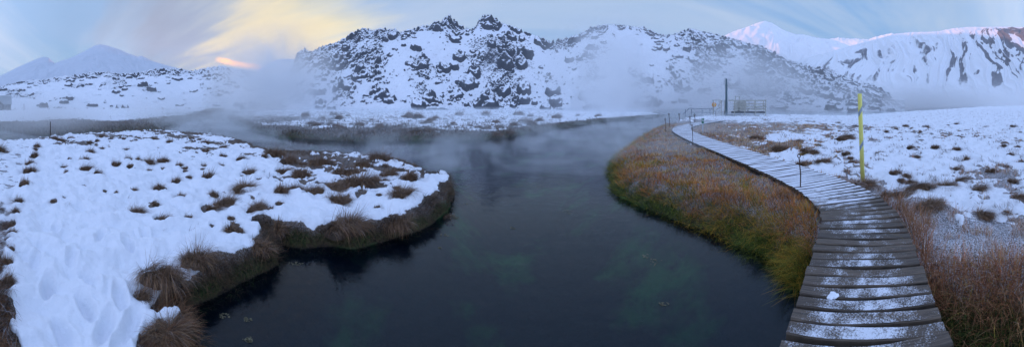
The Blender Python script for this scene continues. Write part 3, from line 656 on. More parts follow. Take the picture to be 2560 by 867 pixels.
# ------------------------------------------------------------------ bathing platform
M_PW = mat_plain('frosted_pale_timber', (.42, .41, .36), .7, .3, .25, 4, frost=.6)
M_PD = mat_plain('dark_timber', (.05, .055, .065), .7)
M_TEAL = mat_plain('dark_teal_post_paint', (.10, .15, .17), .6)
def platform():
    px0 = 1850; d = 38.0; z0 = -.2; c = polar(px0, d); k = d / F
    t = thing('bathing_platform', 'raised timber bathing platform with pale railings and stairs in the steam', 'platform', (c.x, c.y, z0), -float(az_(px0)))
    X = lambda px: (px - px0) * k
    zd = .72; top = zd + 1.42; D = 3.4
    xl, xr = X(1783), X(1915)
    b = MB()
    n = 24
    for i in range(n): b.box((xl + 1.3 + (i + .5) * (xr - xl - 1.3) / n, D / 2, zd), ((xr - xl - 1.3) / n - .015, D, .06))
    b.build('decking', M_PW, t)
    b = MB(); b.box(((xl + 2.3 + xr) / 2, .10, zd - .17), (xr - xl - 2.3, .05, .22)); b.box(((xl + 2.3 + xr) / 2, D - .1, zd - .17), (xr - xl - 2.3, .05, .22)); b.build('skirt', M_PD, t)
    for px in (1836, 1862, 1889, 1914):
        for y in (-.04, D + .04):
            b = MB(); b.box((X(px), y, top / 2 - .15), (.12, .10, top + .3)); b.build('post', M_PW, t, bevel=.01)
    for px in (1783, 1803, 1812):
        b = MB(); b.box((X(px), .05, top / 2 - .15), (.11, .10, top + .3)); b.build('post', M_PW, t, bevel=.01)
    for y in (-.09, D + .11):
        for h in (top, zd + 1.0, zd + .62, zd + .25):
            x0 = xl + (2.6 if h < top else 2.0)
            b = MB(); b.box(((x0 + xr) / 2, y, h - .03), (xr - x0 + .12, .04, .13)); b.build('rail', M_PW, t)
    b = MB(); b.box(((xl + X(1803)) / 2, 0, top), (X(1803) - xl + .1, .12, .07)); b.build('rail', M_PW, t)
    for h in (top, zd + .7, zd + .3):
        b = MB(); b.box((xr + .02, D / 2, h), (.04, D, .12)); b.build('rail', M_PW, t)
    b = MB()
    for i in range(4): b.box((X(1800), -.75 + i * .24, .10 + i * .17), (1.05, .26, .05))
    b.build('steps', M_PW, t)
    for sx in (-.55, .55):
        b = MB(); b.bar((X(1800) + sx, -.9, .0), (X(1800) + sx, .1, .68), .05, .16); b.build('stringer', M_PD, t)
    b = MB(); b.bar((X(1803), .0, zd + .55), (X(1790), -.6, zd + .2), .06, .08); b.bar((X(1803), 0, top - .05), (X(1795), -.1, zd + .5), .05, .09); b.build('handrail', M_PW, t)
    # changing screen
    b = MB()
    for i in range(7): b.box((X(1842) + i * .19, .8, zd + .65), (.17, .03, 1.25))
    b.build('screen_panel', M_PW, t)
    for px in (1838, 1848):
        b = MB(); b.box((X(px), .76, zd + .95), (.09, .09, 1.9)); b.build('screen_post', M_PW, t)
    b = MB(); b.box((X(1843), .76, zd + 1.93), (X(1848) - X(1838) + .15, .1, .07)); b.build('screen_beam', M_PW, t)
    for px in (1847, 1870):
        o = thing('deck_stump', 'short dark stump on the platform deck ' + ('behind the screen post' if px == 1847 else 'midway along the railing'), 'stump', (0, 0, 0))
        q = c + Matrix.Rotation(-float(az_(px0)), 3, 'Z') @ Vector((X(px), .35, 0)); o.location = (q.x, q.y, z0 + zd + .03)
        b = MB(); b.tube([(0, 0, 0), (0, 0, .3), (0, 0, .32)], [.09, .085, .06], 12); b.build('stem', M_PD, o)
        b = MB(); b.tube([(0, 0, .32), (0, 0, .335)], .05, 12); b.build('snow_cap', M_WH, o)
    def at(x, y, z):
        q = c + Matrix.Rotation(-float(az_(px0)), 3, 'Z') @ Vector((x, y, 0)); return (q.x, q.y, z0 + z)
    o = thing('chimney_post', 'tall slim teal post rising in front of the pale platform railings', 'post', at(X(1816), -.02, 0), 0)
    b = MB(); b.tube([(0, 0, -.2), (0, 0, 4.0), (0, 0, 4.05), (0, 0, 4.9), (0, 0, 4.95)], [.15, .135, .12, .11, .06], 14); b.build('shaft', M_TEAL, o, True)
    b = MB(); b.tube([(0, 0, 3.98), (0, 0, 4.1)], .16, 14); b.build('collar', M_TEAL, o, True)
    o = thing('lifebuoy', 'orange and yellow lifebuoy hanging at the left corner of the platform', 'lifebuoy', at(xl + .12, -.12, 1.55), -float(az_(px0)))
    b = MB(); b.tube([(.22 * math.cos(2 * PI * i / 24), 0, .22 * math.sin(2 * PI * i / 24)) for i in range(24)], .075, 10, True); b.build('ring', mat_plain('orange_plastic', (.7, .32, .10), .5), o, True)
    b = MB(); b.box((.10, -.01, -.04), (.3, .06, .14)); b.build('holder', mat_plain('yellow_plastic', (.6, .5, .12), .5), o)
    # ramp handrail going left
    o = thing('handrail', 'low dark blue handrail leading from the platform toward the river', 'handrail', at(0, 0, 0), -float(az_(px0)))
    mt = mat_plain('blue_grey_paint', (.07, .10, .16), .6)
    b = MB(); b.bar((X(1783), .1, .98), (X(1722), -.2, 1.08), .05, .05); b.bar((X(1722), -.2, 1.08), (X(1708), -.3, .35), .05, .05); b.build('rail', mt, o)
    b = MB(); b.bar((X(1783), .1, .5), (X(1725), -.2, .55), .04, .04); b.build('rail', mt, o)
    for px in (1712, 1728, 1755, 1775):
        b = MB(); b.box((X(px), -.1, .42), (.05, .05, 1.1)); b.build('post', mt, o)
platform()

# ------------------------------------------------------------------ cabin
def cabin():
    px0 = 2; d = 72.; c = polar(px0, d); k = d / F; z0 = -.42
    t = thing('cabin', 'dark grey cabin with frosted pitched roof under the snowy lava hill', 'cabin', (c.x, c.y, z0), -float(az_(px0)))
    mw = mat_plain('dark_cladding', (.05, .055, .06), .8, .2, .3, 3); mr = mat_plain('frosted_metal_roof', (.16, .20, .22), .5, .4, .15, 1, frost=.25); mt = mat_plain('pale_trim', (.5, .52, .55), .6)
    mg = mat_plain('dark_window_glass', (.03, .035, .04), .15, .6)
    L = 5.4; D = 4.2; he = 1.75; hr = 3.75
    x0, x1 = -L / 2, 2.5
    b = MB()
    b.add([(x0, 0, -.6), (x1, 0, -.6), (x1, D, -.6), (x0, D, -.6), (x0, 0, he), (x1, 0, he), (x1, D, he), (x0, D, he), (x0, D / 2, hr - .05), (x1, D / 2, hr - .05)],
          [(0, 1, 5, 4), (2, 3, 7, 6), (1, 2, 6, 9, 5), (3, 0, 4, 8, 7), (0, 3, 2, 1), (4, 5, 9, 8), (6, 7, 8, 9)])
    b.build('wall', mw, t)
    for s in (0, 1):
        y0, y1 = (-.25, D / 2) if s == 0 else (D + .25, D / 2)
        z_ = he - .2; b = MB()
        b.add([(x0 - .2, y0, z_), (x1 + .2, y0, z_), (x1 + .2, y1, hr), (x0 - .2, y1, hr), (x0 - .2, y0, z_ + .1), (x1 + .2, y0, z_ + .1), (x1 + .2, y1, hr + .1), (x0 - .2, y1, hr + .1)],
              [(0, 1, 2, 3), (4, 7, 6, 5), (0, 4, 5, 1), (2, 6, 7, 3), (1, 5, 6, 2), (0, 3, 7, 4)])
        b.build('roof', mr, t)
    # cross gable at the left
    b = MB(); gx0, gx1 = -2.9, .6; gm = -1.1
    b.add([(gx0, -.9, -.6), (gx1, -.9, -.6), (gx1, -.9, he), (gm, -.9, 2.9), (gx0, -.9, he), (gx0, .5, -.6), (gx1, .5, -.6), (gx1, .5, he), (gm, 1.2, 2.9), (gx0, .5, he)],
          [(0, 1, 2, 3, 4), (1, 6, 7, 2), (0, 4, 9, 5)])
    b.add([(gx1 + .15, -1.05, he - .1), (gm, -1.05, 3.02), (gm, 1.4, 3.02), (gx1 + .15, .3, he - .1), (gx0 - .15, -1.05, he - .1), (gx0 - .15, .3, he - .1)], [(0, 1, 2, 3), (1, 4, 5, 2)])
    b.build('gable', mw, t)
    for x, y in ((-.25, -.93), (1.25, -.03)):
        f = MB(); f.box((x, y, 1.05), (.75, .06, .9)); fo = f.build('window', mt, t)
        g = MB(); g.box((x - .17, y - .04, 1.05), (.27, .02, .74)); g.box((x + .17, y - .04, 1.05), (.27, .02, .74)); g.build('pane', mg, fo)
    for i, (a, s) in enumerate(((33, 1.0), (37, .7))):
        q = polar(a, 71.5); rk(i, q, s)
    q = polar(60, 70, -.42); o = thing('signal_post', 'thin dark post standing in snow right of the cabin', 'post', q, 0)
    b = MB(); b.tube([(0, 0, -.3), (.03, 0, 1.7)], .05, 8); b.build('shaft', M_RUST, o); b = MB(); b.tube([(.03, 0, 1.7), (.03, 0, 1.76)], .07, 8); b.build('cap', M_RUST, o)
def rk(i, q, s):
    bm = bmesh.new(); bmesh.ops.create_icosphere(bm, subdivisions=3, radius=1)
    for v in bm.verts:
        n = 1 + .35 * float(perlin(v.co.x * 1.3 + i * 7, v.co.y * 1.3 + v.co.z)); v.co = Vector((v.co.x * 1.0, v.co.y * .7, v.co.z * .55)) * n * s * .6
    me = bpy.data.meshes.new('boulder'); bm.to_mesh(me); bm.free()
    o = link('boulder', me, M_LAVA, label=['larger snow dusted boulder against the right wall of the cabin', 'smaller snow dusted boulder second from the cabin wall'][i], category='boulder', group='boulders beside the cabin'); o.location = (q.x, q.y, -.3)
cabin()

tick('objs')
# ------------------------------------------------------------------ grass
def blades(base, ang, length, width, lean, droop, col, nseg=3, tipcol=None, side=None):
    """strips that rise and droop over; base (N,3), ang = lean direction"""
    n = len(base); L = nseg + 1
    dx, dy = np.cos(ang), np.sin(ang)
    sa = ang + PI / 2 + RNG.normal(0, .5, n) if side is None else side
    V = np.zeros((n, L, 2, 3), np.float32); K = np.zeros((n, L, 2, 3), np.float32)
    h = np.zeros(n); o = np.zeros(n); th = lean.copy()
    for i in range(L):
        s = i / nseg; w = width * (1 - s) ** .7 * .5 + width * .06
        px_ = base[:, 0] + dx * o; py_ = base[:, 1] + dy * o; pz_ = base[:, 2] + h
        for k, sg in ((0, -1), (1, 1)):
            V[:, i, k, 0] = px_ + np.cos(sa) * w * sg; V[:, i, k, 1] = py_ + np.sin(sa) * w * sg; V[:, i, k, 2] = pz_
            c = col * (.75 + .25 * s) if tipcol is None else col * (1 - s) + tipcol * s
            K[:, i, k] = c
        h = h + np.cos(th) * length / nseg; o = o + np.sin(th) * length / nseg; th = th + droop / nseg
    idx = np.arange(n)[:, None] * (L * 2) + np.arange(nseg)[None] * 2
    Q = np.stack([idx, idx + 1, idx + 3, idx + 2], -1).reshape(-1, 4)
    return V.reshape(-1, 3), Q, K.reshape(-1, 3)
def cat(parts):
    V = []; Q = []; K = []; o = 0
    for v, q, k in parts: V.append(v); Q.append(q + o); K.append(k); o += len(v)
    return np.concatenate(V), np.concatenate(Q), np.concatenate(K)
def pal(n, cols, jit=.25):
    c = np.array(cols)[RNG.integers(0, len(cols), n)]
    return c * RNG.uniform(1 - jit, 1 + jit, (n, 1))
BROWN = [(.14, .075, .04), (.19, .10, .05), (.10, .058, .034), (.24, .15, .075), (.07, .042, .028)]
RUSTY = [(.27, .11, .05), (.32, .15, .075), (.20, .085, .042), (.34, .20, .10)]
OLIVE = [(.18, .15, .03), (.23, .17, .035), (.12, .13, .025), (.27, .18, .045)]
GREEN = [(.05, .085, .018), (.08, .12, .025), (.03, .055, .014)]
FROSTY = [(.30, .28, .28), (.40, .39, .41), (.22, .18, .16)]
DARK = [(.05, .035, .024), (.03, .024, .018), (.08, .055, .035), (.11, .075, .045)]

# tussock prototypes
def tussock_proto(n, seed, comb, bw=.035, sh=0):
    """ragged tussock: a few root clumps, old grass combed over to one side"""
    r_ = np.random.default_rng(seed + 500); parts = []; m = int(r_.integers(3, 6)); DM = []
    for q in range(m):
        cx0, cy0 = (r_.uniform(-.6, .6), r_.uniform(-.35, .35)) if q else (0, 0); rr = r_.uniform(.22, .42); hh = r_.uniform(.14, .34); k = n // m
        r = np.sqrt(RNG.random(k)) * rr; a = RNG.uniform(0, 2 * PI, k)
        base = np.stack([cx0 + r * np.cos(a), cy0 + r * np.sin(a), hh * (1 - (r / rr) ** 2 * .8)], 1)
        ang = a + RNG.normal(0, .45, k); ca = comb + r_.uniform(-.3, .6); ang = np.arctan2(np.sin(ang) - ca * .35, np.cos(ang) + ca * 1.2)
        loose = RNG.random(k) < .12
        parts.append(blades(base, ang, RNG.uniform(.35, 1.0, k) * (rr / .34), np.full(k, bw) * RNG.uniform(.6, 1.3, k), np.where(loose, RNG.uniform(0, .5, k), RNG.uniform(.35, 1.1, k)) + sh * .6, np.where(loose, RNG.uniform(.1, .6, k), RNG.uniform(1.1, 2.3, k)),
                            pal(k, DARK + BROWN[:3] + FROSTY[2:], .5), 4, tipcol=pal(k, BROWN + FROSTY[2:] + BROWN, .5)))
        DM.append((cx0, cy0, rr, hh))
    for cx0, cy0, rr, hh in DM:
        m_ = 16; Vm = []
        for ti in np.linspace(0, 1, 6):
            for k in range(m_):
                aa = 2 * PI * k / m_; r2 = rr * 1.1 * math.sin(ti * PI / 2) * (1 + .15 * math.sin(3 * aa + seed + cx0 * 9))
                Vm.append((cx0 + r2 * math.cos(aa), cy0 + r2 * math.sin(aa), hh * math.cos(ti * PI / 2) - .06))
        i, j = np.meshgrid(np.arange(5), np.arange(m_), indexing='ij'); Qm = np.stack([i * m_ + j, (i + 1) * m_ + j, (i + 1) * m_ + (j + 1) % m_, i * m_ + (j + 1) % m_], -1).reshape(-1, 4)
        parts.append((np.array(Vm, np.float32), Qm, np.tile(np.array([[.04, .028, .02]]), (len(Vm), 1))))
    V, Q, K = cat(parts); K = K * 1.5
    me = mesh_arrays('grass_tussock', V, Q, False, cols=dict(col=K)); me.materials.append(M_BLADE); return me
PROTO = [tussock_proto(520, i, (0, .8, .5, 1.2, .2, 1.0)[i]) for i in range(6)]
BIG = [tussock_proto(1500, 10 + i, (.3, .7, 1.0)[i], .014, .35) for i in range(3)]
ORD = ['first', 'second', 'third', 'fourth', 'fifth', 'sixth', 'seventh', 'eighth', 'ninth', 'tenth', 'eleventh', 'twelfth', 'thirteenth', 'fourteenth']
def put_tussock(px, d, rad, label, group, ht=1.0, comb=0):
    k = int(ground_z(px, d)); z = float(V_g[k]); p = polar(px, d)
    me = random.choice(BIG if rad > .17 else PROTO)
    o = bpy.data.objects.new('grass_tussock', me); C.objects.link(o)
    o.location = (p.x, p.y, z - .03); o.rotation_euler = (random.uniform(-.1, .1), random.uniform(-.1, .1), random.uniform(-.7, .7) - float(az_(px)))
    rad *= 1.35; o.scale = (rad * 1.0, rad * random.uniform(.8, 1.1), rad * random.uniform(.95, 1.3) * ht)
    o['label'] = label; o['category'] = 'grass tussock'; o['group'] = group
V_g = Z
ROWN = ['farthest snowy row', 'second farthest snowy row', 'middle snowy row', 'second nearest snowy row', 'nearest snowy row']
for ri, row in enumerate(TUS_L):
    for i, (px, py, w) in enumerate(sorted(row)):
        d = (H - TZ) * F / (py - YH); sz = 'large' if w > 45 else 'medium' if w > 24 else 'small'
        put_tussock(px, d, w * d / F / 2, f'{sz} brown tussock, {ORD[i]} from the left path in the {ROWN[ri]}', 'tussocks in the left snow bank', 1.1 if w < 50 else .8)
for i, (px, py, w) in enumerate(sorted(TUS_R)):
    d = (H + .1) * F / (py - YH); nm = ['eleven', 'twelve'][0]
    rowk = 'upper' if py < 400 else 'lower'
    sub = [t_ for t_ in sorted(TUS_R) if (t_[1] < 400) == (py < 400)]
    put_tussock(px, d, w * d / F / 2, f'frosted brown tussock right of the boardwalk, {ORD[sub.index((px, py, w))] if sub.index((px, py, w)) < 14 else "last"} from the walkway in the {"far" if py < 400 else "near"} snow', 'tussocks in the right snow field', .6)
for L_, g_, lab in ((SM_L, 'small tufts in the left snow bank', 'small ragged brown tuft scattered among the larger tussocks on the snow bank'), (SM_R, 'small tufts in the right snow field', 'small frosted brown tuft scattered over the snow field beyond the boardwalk'), (SM_M, 'tussocks on the snowy tongue across the river', 'dark brown tussock standing in snow across the steaming river')):
    for px, py, w in L_:
        z_ = TZ if L_ is not SM_R else -.1
        d = (H - z_) * F / (py - YH); put_tussock(px, d, w * d / F / 2 * .8, lab, g_, 1.0 if L_ is not SM_R else .7)
for i, (px, py, w) in enumerate(TUS_E):
    d = (H - TZ) * F / (py - YH); put_tussock(px, d, w * d / F / 2, f'brown grass tuft lining the left path, {ORD[i]} counting from its far end', 'grass tufts along the edge of the left path', 1.3)
# overhanging bank tufts
for px, py, w, lab in [(876, 568, 95, 'big shaggy brown tussock hanging over the snowy point above dark water'), (500, 660, 80, 'shaggy brown tussock on the bank edge left of the inlet'),
                       (400, 706, 100, 'dark shaggy tussock drooping off the near left bank'), (648, 622, 62, 'brown tussock at the corner of the small inlet'), (695, 566, 55, 'dark tussock above the small inlet'),
                       (345, 735, 55, 'dark rounded tussock at the snow edge nearest the bottom left bank'),
                       (1112, 505, 42, 'brown tussock at the very tip of the snowy point'), (990, 552, 60, 'low brown tussock on the bank between tip and big shaggy tussock')]:
    d = (H - WL) * F / (py + 40 * min(1, 4 / (1)) * .5 - YH); d = (H + .25) * F / (py - YH)
    put_tussock(px, d, w * d / F / 2, lab, 'tussocks along the left river bank', 1.0)

def scatter(land, n, pxr, dr, keep, spec, name, label):
    """grass blades over one stretch of land; spec(s, z, snow, px, d, N) -> dict"""
    px = RNG.uniform(*pxr, n); d = np.exp(RNG.uniform(math.log(dr[0]), math.log(dr[1]), n))
    k = ground_z(px, d); x = d * np.sin(az_(px)); y = d * np.cos(az_(px))
    s = SS[land][k]; z = Z[k]; sn = SN[k]
    e = .1
    m = keep(s, sn, px, d, x, y) & (s > -.05)
    px, d, x, y, s, z, sn = (q[m] for q in (px, d, x, y, s, z, sn))
    P = LANDS[land]
    gx = sdist(P, x + e, y) - sdist(P, x - e, y); gy = sdist(P, x, y + e) - sdist(P, x, y - e)
    outa = np.arctan2(-gy, -gx)
    sp = spec(s, z, sn, px, d, x, y, outa)
    V, Q, K = blades(np.stack([x, y, z - .02], 1), sp['ang'], sp['len'], sp['wid'], sp['lean'], sp['droop'], sp['col'], sp.get('nseg', 3), sp.get('tip'))
    print(name, land, len(x))
    me = mesh_arrays(name, V, Q, False, cols=dict(col=K))
    link(name, me, M_BLADE, kind='stuff', label=label, category='grass')
def deckdist(x, y):
    dm = np.full(x.shape, 99.)
    for cx, cy in CL[::2]: dm = np.minimum(dm, np.hypot(x - cx, y - cy))
    return dm
def mixcol(n, w, a, b):
    k = RNG.random(n) < w; return np.where(k[:, None], pal(n, b), pal(n, a))
def clump(x, y, f=2.0, seed=7): return fbm(x * f, y * f, 2, seed)
# right bank
def spec_rb(s, z, sn, px, d, x, y, outa):
    n = len(s); bank = sst(1.0, .25, s); near = sst(5.0, 3.0, d)
    ang = np.where(RNG.random(n) < bank * .85 + .1, outa + RNG.normal(0, .6, n), RNG.uniform(-PI, PI, n)) + .6 * clump(x, y, 1.2, 9)
    hgt = (z - WL) / .4
    col = np.zeros((n, 3)); g = np.clip(hgt + .3 * clump(x, y, 1.0, 12), 0, 1.3); r_ = np.clip(RNG.random(n) * .6 + .2 + .45 * clump(x, y, 1.3, 15), 0, 1)
    b_, o_, g_, f_, u_ = pal(n, BROWN), pal(n, OLIVE), pal(n, GREEN), pal(n, FROSTY), pal(n, RUSTY)
    col = np.where((g < .35)[:, None], np.where((r_ < .7)[:, None], g_, o_), np.where((g < .85)[:, None], np.where((r_ < .5)[:, None], o_, np.where((r_ < .65)[:, None], g_, u_)), np.where((r_ < .45)[:, None], b_, np.where((r_ < .75)[:, None], u_, o_))))
    fr = RNG.random(n) < np.where(d > 9, .45, .18) * sst(.7, 1.6, s) * (clump(x, y, .9, 19) > -.25); col = np.where(fr[:, None], f_, col)
    ru = RNG.random(n) < .8 * near; col = np.where(ru[:, None] & (g > .45)[:, None], u_, col)
    ln = RNG.uniform(.10, .27, n) * (1 + .55 * clump(x, y, 2, 8)) * (1 + .9 * near) * (1 - .35 * sst(.5, 1.5, s))
    return dict(ang=ang, len=ln, wid=np.maximum(.004, .0011 * d), lean=RNG.uniform(.1, .9, n) + .3 * bank, droop=RNG.uniform(.5, 1.5, n), col=col * np.array([2.25, 1.75, .95]), nseg=3)
dd_cache = {}
keep_r = lambda s, sn, px, d, x, y: (sn < .5) & (deckdist(x, y) > .60)
scatter('right', 105000, (1500, 2100), (3.2, 24), lambda s, sn, px, d, x, y: (sn < .5) & (deckdist(x, y) > .60), spec_rb, 'bank_grass', 'rusty and olive grass on the bank between river and boardwalk')
def spec_rf(s, z, sn, px, d, x, y, outa):
    n = len(s); near = np.maximum(sst(3.7, 3.0, d), sst(1.1, .75, deckdist(x, y)) * (d < 5)); bank = sst(1.1, .3, s)
    ang = np.where(RNG.random(n) < bank, outa + RNG.normal(0, .7, n), 1.2 * clump(x, y, 1.0, 9) + RNG.normal(0, 1.0, n))
    col = mixcol(n, np.where(d > 8, .68, .5) - .45 * near, BROWN + RUSTY[:2] + OLIVE[:1], FROSTY) * np.array([2.0, 1.8, 1.6])
    col = np.where((RNG.random(n) < near * .8)[:, None], pal(n, RUSTY), col)
    low = sst(-.3, -.48, z); col = col * np.where(d < 3.4, 1.5, 1.0)[:, None]; col = np.where((RNG.random(n) < low * .8)[:, None], pal(n, GREEN + OLIVE[:1]), col)
    ln = RNG.uniform(.08, .20, n) * (1 + 1.4 * near)
    return dict(ang=ang, len=ln, wid=np.maximum(.004, .0011 * d), lean=RNG.uniform(.1, 1.0, n), droop=RNG.uniform(.4, 1.5, n), col=col, nseg=3)
scatter('right', 120000, (1690, 2600), (2.2, 34), lambda s, sn, px, d, x, y: (sn < .45 + .1 * (RNG.random(len(s)) < .1)) & (deckdist(x, y) > .60) & ((px > 1990) | (deckdist(x, y) < 99)) & (right_side(x, y)), spec_rf, 'frosted_grass', 'frosted brown grass between snow patches right of the boardwalk') if False else None
def right_side(x, y):
    T = np.gradient(CL, axis=0); bi = np.zeros(x.shape, int); dm = np.full(x.shape, 99.)
    for i in range(0, len(CL), 2):
        q = np.hypot(x - CL[i, 0], y - CL[i, 1]); m = q < dm; dm[m] = q[m]; bi[m] = i
    return (T[bi, 0] * (y - CL[bi, 1]) - T[bi, 1] * (x - CL[bi, 0])) < 0
scatter('right', 125000, (1690, 2620), (2.2, 34), lambda s, sn, px, d, x, y: (sn < .45) & (deckdist(x, y) > .60) & right_side(x, y) & ((d < 3.3) | (deckdist(x, y) < .8) | (clump(x, y, 2.3, 95) + .5 * clump(x, y, 7, 96) > -.1 + .35 * (d < 7))), spec_rf, 'frosted_grass', 'frosted brown grass between snow patches right of the boardwalk')
# left banks
def spec_lb(s, z, sn, px, d, x, y, outa):
    n = len(s); ang = outa + RNG.normal(0, .5, n) + .5 * clump(x, y, 1.5, 9)
    low = sst(-.33, -.46, z)
    col = pal(n, DARK + BROWN[:2]); col = np.where((RNG.random(n) < low * .6)[:, None], pal(n, GREEN[:1] + GREEN[2:] + DARK[:2]), col)
    ru = RNG.random(n) < .8 * (px < 560) * (d < 2.9); col = np.where(ru[:, None], pal(n, BROWN + RUSTY[:2]), col)
    col = np.where((RNG.random(n) < .5 * (d > 8))[:, None], pal(n, BROWN + FROSTY[2:]), col)
    return dict(ang=ang, len=RNG.uniform(.06, .22, n) * np.where(d < 8, 1, .9) * (1 + .5 * clump(x, y, 3, 5)), wid=np.maximum(.0035, .0011 * d), lean=RNG.uniform(.4, 1.2, n), droop=RNG.uniform(.9, 1.8, n), col=col, nseg=3)
scatter('left', 260000, (250, 1160), (2.0, 22), lambda s, sn, px, d, x, y: (sn < .5) & (s < np.where(d > 8, .9, .36)) | ((sn < .3) & (RNG.random(len(s)) < .12)), spec_lb, 'overhanging_grass', 'dark dry grass hanging over the banks of the left snow')
def spec_lp(s, z, sn, px, d, x, y, outa):
    n = len(s); ang = -az_(px) + PI / 2 + 2.4 + RNG.normal(0, .45, n)
    return dict(ang=ang, len=RNG.uniform(.15, .35, n), wid=np.full(n, .004), lean=RNG.uniform(.8, 1.3, n), droop=RNG.uniform(.2, .9, n), col=mixcol(n, .2, BROWN + RUSTY[:2], FROSTY), nseg=3)
scatter('left', 60000, (-60, 100), (1.5, 5.5), lambda s, sn, px, d, x, y: sn < .6, spec_lp, 'matted_grass', 'flattened straw coloured grass at the bottom left of the snow')
def spec_m(s, z, sn, px, d, x, y, outa):
    n = len(s); return dict(ang=RNG.uniform(-PI, PI, n), len=RNG.uniform(.10, .28, n), wid=np.full(n, .025) + .0006 * d, lean=RNG.uniform(.1, .9, n), droop=RNG.uniform(.4, 1.3, n), col=mixcol(n, .15, DARK + BROWN, FROSTY), nseg=2)
scatter('left', 90000, (60, 1080), (3.4, 17), lambda s, sn, px, d, x, y: (sn > .5) & (s > .5) & (clump(x, y, 2.2, 77) + .5 * clump(x, y, 6, 78) > .95), lambda s, z, sn, px, d, x, y, outa: dict(ang=1 + RNG.normal(0, .9, len(s)), len=RNG.uniform(.05, .14, len(s)), wid=np.maximum(.004, .001 * d), lean=RNG.uniform(.2, 1.1, len(s)), droop=RNG.uniform(.3, 1.2, len(s)), col=mixcol(len(s), .3, DARK, FROSTY), nseg=2), 'snow_stubble', 'sparse thin grass stalks poking through the left snow')
scatter('right', 120000, (1850, 2600), (4.5, 70), lambda s, sn, px, d, x, y: (sn > .45) & (s > .5) & (deckdist(x, y) > .65) & (clump(x, y, 1.6, 87) + .6 * clump(x, y, 5, 88) > .48), lambda s, z, sn, px, d, x, y, outa: dict(ang=1 + RNG.normal(0, .9, len(s)), len=RNG.uniform(.06, .16, len(s)), wid=np.maximum(.004, .001 * d), lean=RNG.uniform(.2, 1.1, len(s)), droop=RNG.uniform(.3, 1.2, len(s)), col=mixcol(len(s), .3, BROWN, FROSTY), nseg=2), 'field_stubble', 'thin brown grass poking through the snow field on the right')
scatter('mid', 60000, (600, 1640), (15, 64), lambda s, sn, px, d, x, y: (sn > .45) & (s > .5) & (clump(x, y, .8, 107) + .5 * clump(x, y, 2.4, 108) > .25 + .5 * (px > 1380)), spec_m, 'island_stubble', 'brown grass clumps poking through the snow across the river')
scatter('mid', 70000, (560, 1660), (14, 62), lambda s, sn, px, d, x, y: (sn < .5), spec_m, 'far_bank_grass', 'dark brown grass on the snowy bank across the river')
scatter('farl', 30000, (-60, 560), (19, 60), lambda s, sn, px, d, x, y: (sn < .5), spec_m, 'misty_bank_grass', 'dark grass on the misty far bank below the cabin')

# brown mound at the very bottom
for px, py, w, lab in [(430, 850, 100, 'tawny grass mound at the bottom edge beside the dark water'), (505, 880, 80, 'lower tawny grass mound sinking into the water at the bottom edge')]:
    d = (H + .42) * F / (py - YH); put_tussock(px, d, w * d / F / 2, lab, 'tawny mounds at the bottom left', .8)

# floating weed on the water
def weed():
    spots = [(1340, 463, 40, 6), (1300, 466, 12, 3), (1165, 511, 22, 3), (1415, 527, 18, 3), (1420, 533, 10, 2), (1640, 655, 18, 10), (1615, 640, 8, 5), (1110, 590, 14, 6), (1125, 560, 10, 4), (1140, 545, 7, 3), (620, 800, 12, 8), (560, 790, 16, 6), (625, 850, 18, 7), (740, 660, 20, 5), (1100, 620, 5, 2), (1660, 760, 14, 4), (1280, 570, 8, 3)]
    V = []; Fc = []
    for px, py, wx, wy in spots:
        c = W(px, py, WL); k = math.hypot(c.x, c.y) / F; u = Vector((math.cos(float(az_(px))), -math.sin(float(az_(px))), 0)); v = Vector((u.y * -1, u.x, 0))
        fo = (py - YH) / F
        for i in range(int(8 + wx * .6)):
            a = random.uniform(0, 2 * PI); r = math.sqrt(random.random())
            q = c + u * (r * math.cos(a) * wx * k) + v * (r * math.sin(a) * wy * k / fo)
            n = 6; r0 = random.uniform(.004, .013) * (1 + k * 50); b0 = len(V); ph = random.uniform(0, 6)
            for j in range(n):
                aj = 2 * PI * j / n; rr = r0 * random.uniform(.5, 1.3); V.append((q.x + rr * math.cos(aj), q.y + rr * math.sin(aj), WL + .004))
            Fc.append(tuple(range(b0, b0 + n)))
    me = bpy.data.meshes.new('floating_weed'); me.from_pydata(V, [], Fc)
    link('floating_weed', me, mat_plain('wet_weed', (.13, .12, .07), .5), kind='stuff', label='brownish weed scraps floating on the still water', category='weed')
weed()
# snow clod on the deck
b = MB(); c = W(2083, 742, 0)
bm = bmesh.new(); bmesh.ops.create_icosphere(bm, subdivisions=3, radius=1)
for v in bm.verts: v.co = Vector((v.co.x * .05, v.co.y * .04, v.co.z * .012)) * (1 + .5 * float(perlin(v.co.x * 2, v.co.y * 2)))
me = bpy.data.meshes.new('snow_clod'); bm.to_mesh(me); bm.free()
o = link('snow_clod', me, mat_plain('snow', SNOW, .8, .2, .03), label='small white clod of snow lying on the near boardwalk planks', category='snow clod'); o.location = (c.x, c.y, .008)

tick('grass')
